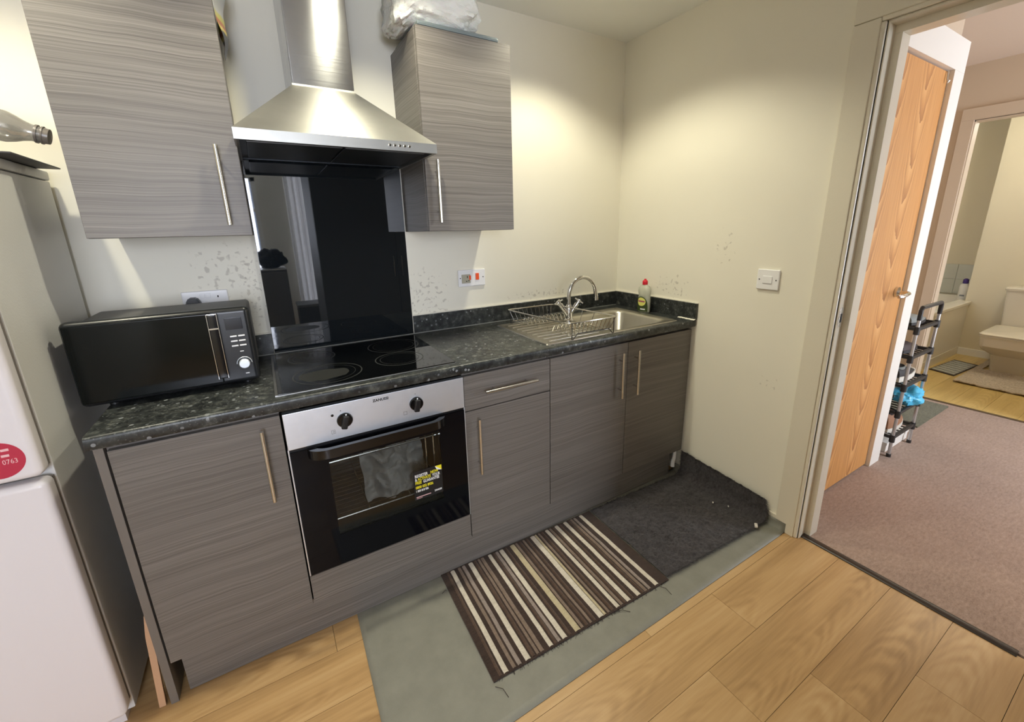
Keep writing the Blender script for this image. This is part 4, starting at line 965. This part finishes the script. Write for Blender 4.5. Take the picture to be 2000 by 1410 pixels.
# ================================================================== MATS AND FLOOR THINGS
rug = thing('striped_rug', 'flat woven rug with brown, taupe and white stripes on the grey vinyl', 'rug', (-1.08, -.81, .003))
RC = [Vector((-1.462, -.556, 0)), Vector((-.682, -.572, 0)), Vector((-.690, -1.073, 0)), Vector((-1.474, -1.049, 0))]
def rugp(u, v, z):
    a = RC[0].lerp(RC[1], u); b2 = RC[3].lerp(RC[2], u); p = a.lerp(b2, v)
    return (p.x, p.y, z+.0035*max(0, noise.noise((u*3, v*2.5, 0))))
mb = MB(); mb.sheet(lambda u, v: rugp(u, v, .0085), (0, 0, -.005), 30, 14); mb.build('backing', 'rug_dark', rug)
W_, C_, T_, G_, B_ = 'rug_white', 'rug_cream', 'rug_taupe', 'rug_grey', 'rug_brown'
def fx(X): return (X+1.474)/(1.474-.690)
stripes = []
for xc, w, m_ in ((-1.426, .017, W_), (-1.446, .010, B_), (-1.396, .012, T_), (-1.376, .014, G_), (-1.344, .019, W_), (-1.322, .012, B_), (-1.305, .010, T_), (-1.288, .014, T_), (-1.252, .016, W_), (-1.232, .010, B_), (-1.218, .013, G_), (-1.195, .019, W_), (-1.172, .010, B_), (-1.139, .022, C_), (-1.118, .011, T_), (-1.098, .011, B_), (-1.080, .010, T_), (-1.062, .010, B_),
                  (-1.032, .022, W_), (-1.014, .010, C_), (-.996, .010, T_), (-.978, .012, B_), (-.952, .017, W_), (-.932, .012, T_), (-.916, .010, B_), (-.897, .019, W_), (-.876, .010, B_), (-.846, .019, W_), (-.824, .010, B_), (-.808, .013, T_), (-.788, .013, G_), (-.750, .019, W_)):
    u0, u1 = fx(xc-w/2), fx(xc+w/2)
    mb = MB(); k = 10
    mb.grid(lambda s, v: rugp(u0+(u1-u0)*s+.0012*noise.noise((v*9, xc*9, 0)), .012+.976*v, .0086+.0028*math.sin(math.pi*s)), 4, 26)
    mb.build('stripe', m_, rug)
mb = MB()
for i in range(90):
    u = random.random(); e = random.choice((0, 1)); p = Vector(rugp(u, .995 if e else .995, .008)); L = random.uniform(.004, .014)
    mb.tube([p, p+Vector((random.uniform(-.004, .004), -L*.5, .001)), p+Vector((random.uniform(-.008, .008), -L, -.004))], .0006, 4)
o = mb.build('frayed_edge', 'thread', rug); o['kind'] = 'stuff'
for p, q in (((-1.476, -1.062), (-1.455, -1.11)), ((-.985, -1.066), (-.925, -1.094)), ((-.745, -1.075), (-.735, -1.125)), ((-1.47, -.64), (-1.49, -.642))):
    a = Vector((*p, .006)); b2 = Vector((*q, .0045)); md = (a+b2)/2+Vector((.006, .004, .004))
    mb = MB(); mb.tube([a, md, b2], .0009, 5); mb.build('loose_thread', 'thread', rug)

bm_ = thing('black_mat', 'shaggy dark grey mat by the sink cabinet, curled up against the right wall', 'mat', (-.35, -.82, .003))
def matp(u, v, lift=0):
    # u across (left to right wall), v from cabinet to front
    yl = -.575-.485*v; yr = -.594-.496*v
    L0 = .60; Lc = .145-.03*v; s = u*(L0+Lc)
    y = yl+(yr-yl)*min(1, s/L0)
    xl = -.677-.010*v
    if u > .93 and v > .9: y += (u-.93)*(v-.9)*9*.35
    R_ = .045
    flat = L0-.02
    if s <= flat: x = xl+s/flat*((-.022-R_)-xl); z = .012; nx, nz = 0, 1
    else:
        t_ = s-flat; a = min(t_/R_, math.pi/2)
        x = -.022-R_+R_*math.sin(a); z = .012+R_*(1-math.cos(a))+max(0, t_-R_*math.pi/2); nx, nz = -math.sin(a), math.cos(a)
    h = .004*noise.noise((x*26, y*26, z*26))+.004*noise.noise((x*70, y*70, z*70))+lift
    return Vector((x+nx*h, y, max(.0055, z+nz*h))), Vector((nx, 0, nz))
mb = MB()
T = mb.grid(lambda u, v: matp(u, v)[0], 110, 84)
mb.build('mat_base', 'mat_black', bm_, ang=180, fixn=False)
mb = MB()
for i in range(9000):
    u, v = random.random(), random.random()
    if random.random() < .3:
        k = random.choice((0, 1, 2)); u, v = ((u, .985+.02*random.random()) if k == 0 else (u, .012*random.random()) if k == 1 else (.992+.01*random.random(), v))
    p, n_ = matp(u, min(v, 1)); dq = Vector((random.uniform(-1, 1), random.uniform(-1, 1)-(1.4 if v > .985 else 0), 0))
    L = random.uniform(.006, .014); tip = p+n_*L*.55+dq*L*.8
    if tip.x > -.003: tip.x = -.003
    if tip.z < .005: tip.z = .005
    w = dq.cross(n_).normalized()*.0011 if dq.length > 0 else Vector((.001, 0, 0))
    a, b2, c = mb.bm.verts.new(p-w-n_*.002), mb.bm.verts.new(p+w-n_*.002), mb.bm.verts.new(tip); mb.bm.faces.new((a, b2, c))
o = mb.build('pile', 'mat_pile', bm_, smooth=False, fixn=False); o['kind'] = 'stuff'
for i, (x, y, s, lb) in enumerate(((-.109, -1.090, .011, 'white scrap at the front right corner of the shaggy mat'), (-.122, -.875, .0045, 'pale crumb near the middle of the shaggy mat'), (-.085, -.935, .004, 'pale crumb on the shaggy mat towards the right wall'))):
    mb = MB(); mb.box((-s*1.3, -s*.6, -s*.4), (s*1.3, s*.6, s*.4), s*.25); mb.xf(Matrix.Translation((x, y, .021+s*.3)) @ Matrix.Rotation(rad(35), 4, 'Z'))
    tag(mb.build('scrap', 'crumb', None, origin=(x, y, .02)), lb, 'scrap', 'scraps on the shaggy mat')
mb = MB(); mb.loft([[(-.008, -.005, 0), (.008, -.005, 0), (.008, .005, 0), (-.008, .005, 0)], [(-.008, -.005, .25), (.008, -.005, .25), (.008, .005, .25), (-.008, .005, .25)], [(-.003, -.004, .318), (.004, -.004, .31), (.004, .004, .31), (-.003, .004, .318)]])
mb.xf(Matrix.Translation((-2.362, -.566, .001)) @ Matrix.Rotation(rad(2.5), 4, 'Y') @ Matrix.Rotation(rad(-4), 4, 'X'))
tag(mb.build('wooden_batten', 'raw_pine', None, origin=(-2.362, -.566, 0)), 'thin raw pine batten leaning against the cabinet end by the fridge', 'batten')

# ================================================================== HALL THINGS
mb = MB(); mb.sheet(lambda u, v: (1.80+.62*u, -.66-.45*v, .012+.001*noise.noise((u*9, v*9, 0))), (0, 0, -.009), 20, 14)
tag(mb.build('hall_mat', 'mat_green', None, origin=(2.1, -.9, 0)), 'grey-green mat on the brown carpet before the bathroom', 'mat')
sr = thing('shoe_rack', 'tall narrow shoe rack of silver tubes and black shelves in the hall', 'shoe rack', (1.34, -.95, 0))
RX0, RX1, RY0, RY1 = 1.185, 1.500, -1.155, -.70; ZSH = (.130, .288, .455, .630, .798)
for x in (RX0, RX1):
    for y in (RY0, RY1):
        mb = MB(); mb.cyl((x, y, .012), (x, y, .855), .0085, 12); mb.build('tube', 'rack_tube', sr)
        mb = MB(); mb.cyl((x, y, .002), (x, y, .022), .012, 12); mb.build('foot', 'rack_black', sr)
for z in ZSH:
    mb = MB()
    for x in (RX0, RX1): mb.box((x-.009, RY0, z-.008), (x+.009, RY1, z+.008), .002)
    for y in (RY0, RY1): mb.box((RX0, y-.009, z-.009), (RX1, y+.009, z+.009), .002)
    for x in (RX0, RX1):
        for y in (RY0, RY1): mb.cyl((x, y, z-.03), (x, y, z+.014), .014, 12)
    mb.build('shelf_frame', 'rack_black', sr)
    mb = MB()
    for k in range(1, 7): mb.cyl((RX0+.045*k, RY0, z), (RX0+.045*k, RY1, z), .004, 8)
    mb.build('shelf_bars', 'rack_black', sr)
for y in (RY0, RY1):
    mb = MB(); mb.tube([(RX0, y, .85), (RX0, y, .905), (RX0+.012, y, .920), (RX1-.012, y, .920), (RX1, y, .905), (RX1, y, .85)], .011, 10); mb.build('top_handle', 'rack_black', sr)
def shoe(name, label, x0, y, z, L, w, hh, mu, ms, cat='shoe', sole=.022, collar=.45, flip=1):
    """shoe with its toe towards +x; heel at x0"""
    t = thing(name, label, cat, (x0+L/2, y, z))
    def wid(s): return w/2*(.72+.28*math.sin(math.pi*min(1, s*1.15)**.8) if s < .7 else (.72+.28*math.sin(math.pi*min(1, s*1.15)**.8))*math.sqrt(max(.02, 1-((s-.7)/.3)**2.4)))
    def hei(s): return hh if s < collar-.1 else hh-(hh-hh*.5)*min(1, (s-collar+.1)/.28) if s < .72 else hh*.5*math.sqrt(max(.03, 1-((s-.72)/.285)**2.2))
    rows = []; srow = []
    for i in range(15):
        s = i/14; W2, H2 = wid(s), max(.012, hei(s)); x = x0+L*s
        rows.append([(x, y+W2*math.copysign(abs(math.cos(a))**.8, math.cos(a)), z+sole*.8+(H2-sole*.8)*max(0, math.sin(a))**.75) for a in [math.pi*k/10 for k in range(11)]])
        srow.append([(x, y+W2*1.06*q, z+zz_) for q, zz_ in ((-1, .001), (1, .001), (1, sole), (-1, sole))])
    mb = MB(); mb.loft(rows); mb.build('upper', mu, t, ang=60)
    mb = MB(); mb.loft(srow); mb.build('sole', ms, t, ang=50)
    if hh > .07:
        mb = MB(); c = x0+L*(collar*.42); mb.lathe([(.001, z+hh-.006), (L*.16, z+hh-.004), (L*.17, z+hh+.004), (L*.19, z+hh+.002), (L*.185, z+hh-.02)], (c, y, 0), 18, 'z', 1, w/L*1.9); mb.build('collar', 'shoe_black' if mu != 'shoe_black' else 'shoe_grey', t)
    mb = MB()
    for k in range(4):
        s = collar+.02+.055*k; zz_ = z+hei(s)+.001; ww = wid(s)*.5
        mb.tube([(x0+L*s, y-ww, zz_-.006), (x0+L*s, y, zz_+.002), (x0+L*s, y+ww, zz_-.006)], .003, 6)
    mb.build('laces', 'shoe_black' if mu != 'shoe_black' else 'shoe_white', t)
z_ = .012
shoe('boot', 'brown suede ankle boot on the lowest shelf of the shoe rack', 1.195, -1.085, ZSH[0]+z_, .285, .10, .125, 'shoe_brown', 'shoe_white', 'boot', .025, .5)
shoe('boot', 'dark boot behind the brown boot on the lowest rack shelf', 1.190, -.955, ZSH[0]+z_, .28, .10, .12, 'shoe_dark', 'shoe_black', 'boot', .025, .5)
shoe('trainer', 'black trainer with thick white sole on the middle rack shelf', 1.200, -1.085, ZSH[2]+z_, .295, .10, .085, 'shoe_black', 'shoe_white', 'shoe', .034)
shoe('trainer', 'pale trainer behind the black one on the middle rack shelf', 1.195, -.96, ZSH[2]+z_, .285, .10, .11, 'shoe_white', 'shoe_white', 'shoe', .03)
shoe('sandal', 'dark red slip-on shoe on the fourth rack shelf', 1.195, -1.08, ZSH[3]+z_, .26, .095, .062, 'shoe_dark', 'shoe_black', 'shoe', .018)
shoe('sandal', 'dusty pink shoe at the back of the fourth rack shelf', 1.215, -.96, ZSH[3]+z_, .25, .095, .068, 'shoe_pink', 'shoe_black', 'shoe', .018)
shoe('slipper', 'flat grey shoe on the top shelf of the rack', 1.205, -1.085, ZSH[4]+z_, .27, .095, .055, 'shoe_grey', 'shoe_black', 'shoe', .016)
def lump(name, label, cat, c, r, m, sd):
    mb = MB()
    def f(u, v):
        a = 2*math.pi*u; b2 = math.pi*(v-.5); d = Vector((math.cos(b2)*math.cos(a), math.cos(b2)*math.sin(a), math.sin(b2)))
        k = .85+.35*noise.noise(d*1.8+Vector((sd, 0, 0)))+.22*abs(noise.noise(d*4+Vector((0, sd, 0))))
        return (c[0]+d.x*r[0]*k, c[1]+d.y*r[1]*k, max(c[2]-r[2]*.8, c[2]+d.z*r[2]*k))
    mb.grid(f, 40, 26); bmesh.ops.remove_doubles(mb.bm, verts=mb.bm.verts[:], dist=.0004)
    return tag(mb.build(name, m, None, origin=(c[0], c[1], c[2]-r[2]*.8)), label, cat)
lump('blue_carrier_bag', 'crumpled bright blue plastic bag bulging from the second rack shelf', 'bag', (1.385, -1.125, .352), (.125, .075, .064), 'bag_blue', 3)
lump('grey_carrier_bag', 'crumpled pale grey bag on the second rack shelf beside the blue one', 'bag', (1.255, -.97, .362), (.075, .075, .075), 'bag_grey', 8)
bxx = thing('shoe_box', 'low white box on the carpet under the shoe rack', 'box', (1.38, -1.02, .002))
part('box', 'white_paint', bxx, ((1.225, -1.125, .003), (1.56, -.95, .052)), bev=.002); part('lid', 'white_paint', bxx, ((1.222, -1.128, .048), (1.563, -.947, .066)), bev=.002)

# ================================================================== BATHROOM THINGS
bt = thing('bathtub', 'cream built-in bathtub seen through the bathroom door', 'bathtub', (3.65, -.33, 0))
mb = MB(); mb.box((2.585, -.690, .0), (4.318, -.672, .545), .003); mb.build('side_panel', 'bath_acrylic', bt)
part('panel_plinth', 'bath_acrylic', bt, ((2.585, -.694, .0), (4.318, -.688, .085)), bev=.002)
mb = MB(); R = []
for rr in (rrect(2.60, 4.785, -.655, -.014, .012, .535), rrect(2.60, 4.785, -.655, -.014, .012, .563), rrect(2.606, 4.779, -.649, -.020, .012, .570), rrect(2.68, 4.70, -.60, -.06, .10, .570), rrect(2.70, 4.68, -.585, -.075, .10, .55), rrect(2.80, 4.60, -.54, -.12, .10, .22)): R.append([mb.bm.verts.new(p) for p in rr])
for a, b2 in zip(R, R[1:]): ringfaces(mb, a, b2)
mb.bm.faces.new(R[-1]); mb.build('tub', 'bath_acrylic', bt)
mb = MB(); mb.box((2.585, -.704, .535), (4.318, -.640, .571), .008, 3); mb.build('front_rim', 'bath_acrylic', bt)
tl = thing('toilet', 'cream square-edged toilet with closed lid in the bathroom', 'toilet', (4.0, -1.13, 0))
mb = MB()
TY = -1.135
mb.loft([rrect(3.84, 4.30, TY-.115, TY+.115, .05, .001), rrect(3.83, 4.30, TY-.12, TY+.12, .05, .08), rrect(3.80, 4.30, TY-.13, TY+.13, .05, .16), rrect(3.66, 4.30, TY-.17, TY+.17, .05, .225), rrect(3.60, 4.30, TY-.178, TY+.178, .05, .27), rrect(3.585, 4.30, TY-.182, TY+.182, .05, .355)]); mb.build('bowl', 'ceramic', tl, ang=40)
mb = MB(); mb.loft([rrect(3.575, 4.14, TY-.186, TY+.186, .05, .357), rrect(3.570, 4.14, TY-.188, TY+.188, .05, .368), rrect(3.575, 4.14, TY-.186, TY+.186, .05, .372)]); mb.build('seat', 'ceramic', tl)
mb = MB(); mb.loft([rrect(3.570, 4.14, TY-.188, TY+.188, .05, .374), rrect(3.566, 4.14, TY-.190, TY+.190, .05, .384), rrect(3.585, 4.13, TY-.180, TY+.180, .05, .394)]); mb.build('lid', 'ceramic', tl)
mb = MB(); mb.loft([rrect(4.155, 4.305, TY-.165, TY+.165, .03, .355), rrect(4.145, 4.305, TY-.180, TY+.180, .03, .60), rrect(4.14, 4.305, TY-.185, TY+.185, .03, .725)]); mb.build('cistern', 'ceramic', tl)
mb = MB(); mb.loft([rrect(4.13, 4.308, TY-.193, TY+.193, .03, .726), rrect(4.127, 4.308, TY-.196, TY+.196, .03, .745), rrect(4.135, 4.303, TY-.188, TY+.188, .03, .760)]); cl = mb.build('cistern_lid', 'ceramic', tl)
mb = MB(); mb.cyl((4.22, TY, .759), (4.22, TY, .766), .025, 20); mb.build('flush_button', 'chrome', cl)
def fluff(x, y): return (x, y, .018+.010*noise.noise((x*14, y*16, 0))+.005*noise.noise((x*40, y*46, 2)))
mb = MB(); mb.sheet(lambda u, v: fluff(3.17+.61*u, -.945-.67*v), (0, 0, -.008), 30, 40)
mb.sheet(lambda u, v: fluff(3.78+.46*u, -.945-.05*v), (0, 0, -.008), 24, 4); mb.sheet(lambda u, v: fluff(3.78+.46*u, -1.275-.34*v), (0, 0, -.008), 24, 16)
tag(mb.build('toilet_mat', 'mat_fluffy', None, origin=(3.7, -1.2, 0)), 'fluffy beige mat round the foot of the toilet', 'mat')
bmt = thing('bath_mat', 'grey striped bath mat with a black border beside the tub', 'mat', (3.7, -.83, 0))
BC = [Vector((3.43, -.715, 0)), Vector((4.00, -.752, 0)), Vector((3.945, -.940, 0)), Vector((3.36, -.906, 0))]
def bq(u, v, z): p = BC[0].lerp(BC[1], u).lerp(BC[3].lerp(BC[2], u), v); return (p.x, p.y, z)
mb = MB(); mb.sheet(lambda u, v: bq(u, v, .007), (0, 0, -.005), 4, 4); mb.build('backing', 'rug_dark', bmt)
for k in range(7):
    mb = MB(); u0 = .05+.9*k/7; mb.sheet(lambda u, v: bq(u0+u*.105, .05+.9*v, .010), (0, 0, -.003), 2, 6); mb.build('stripe', 'mat_bath', bmt)
sb = thing('shampoo_bottle', 'white bottle with a purple cap on the corner of the bath', 'bottle', (4.43, -.615, .571))
mb = MB(); mb.lathe([(.038, .572), (.040, .578), (.040, .70), (.034, .72), (.018, .735)], (4.44, -.60, 0), 20, 'z', .7, 1); mb.build('bottle_body', 'shoe_white', sb)
mb = MB(); mb.lathe([(.018, .733), (.024, .738), (.022, .775), (.010, .785)], (4.44, -.60, 0), 16); mb.build('cap', 'purple', sb)
mb = MB(); mb.box((4.408, -.618, .60), (4.413, -.582, .615)); mb.build('label', 'shoe_grey', sb)

# ================================================================== BEHIND THE CAMERA (mirrored in the splashback)
cr = thing('curtain', 'long pale curtain over the lounge window', 'curtain', (-1.3, -4.88, 0))
mb = MB(); mb.grid(lambda u, v: (-1.50+.38*u, -4.90+.028*math.sin(u*30)+.01*math.sin(u*71+1), .05+2.25*v), 60, 6); mb.build('drape', 'curtain', cr, fixn=False)
mb = MB(); mb.cyl((-1.6, -4.9, 2.31), (-.4, -4.9, 2.31), .012, 12); mb.build('rail', 'steel_handle', cr)

wd = thing('light_blocker', 'tall charcoal cupboard added behind the camera to block light, dark in the splashback', 'light_blocker', (-.73, -2.7, 0))  # added out of view: keeps daylight off the right-hand units, darkens the splashback reflection
part('body', 'charcoal_matt', wd, ((-1.45, -3.0, .0), (-.03, -2.372, 2.20)), bev=.003)
for a_, b_ in ((-1.448, -.742), (-.738, -.032)):
    d = part('door', 'charcoal_matt', wd, ((a_, -2.370, .06), (b_, -2.350, 2.195)), bev=.002)
    mb = MB(); mb.cyl((-.78 if a_ < -1 else -.70, -2.335, .95), (-.78 if a_ < -1 else -.70, -2.335, 1.15), .006, 10); mb.build('handle', 'steel_handle', d)
lf = thing('low_fridge', 'grey waist-high fridge behind the camera, mirrored at the left of the splashback', 'fridge', (-2.0, -4.25, 0))
mb = MB(); mb.box((-2.30, -4.5, .02), (-1.655, -4.03, .955), .012, 3); mb.build('body', 'box_grey', lf)
mb = MB(); mb.box((-2.30, -4.03, .03), (-1.655, -3.985, .945), .012, 3); mb.build('door', 'box_grey', lf)
part('top_edge', 'white_paint', lf, ((-2.30, -4.5, .955), (-1.655, -3.985, .967)), bev=.003)
lump('black_holdall', 'black holdall on the grey fridge, mirrored in the splashback', 'bag', (-1.80, -4.2, 1.08), (.17, .14, .135), 'cloth_black', 5)
bb = thing('storage_box', 'dark storage box on the floor, mirrored low in the splashback', 'box', (-1.43, -4.0, 0))
part('box', 'charcoal_matt', bb, ((-1.60, -4.18, .002), (-1.29, -3.82, .50)), bev=.004)
part('lid', 'box_grey', bb, ((-1.61, -4.19, .50), (-1.28, -3.81, .53)), bev=.004)
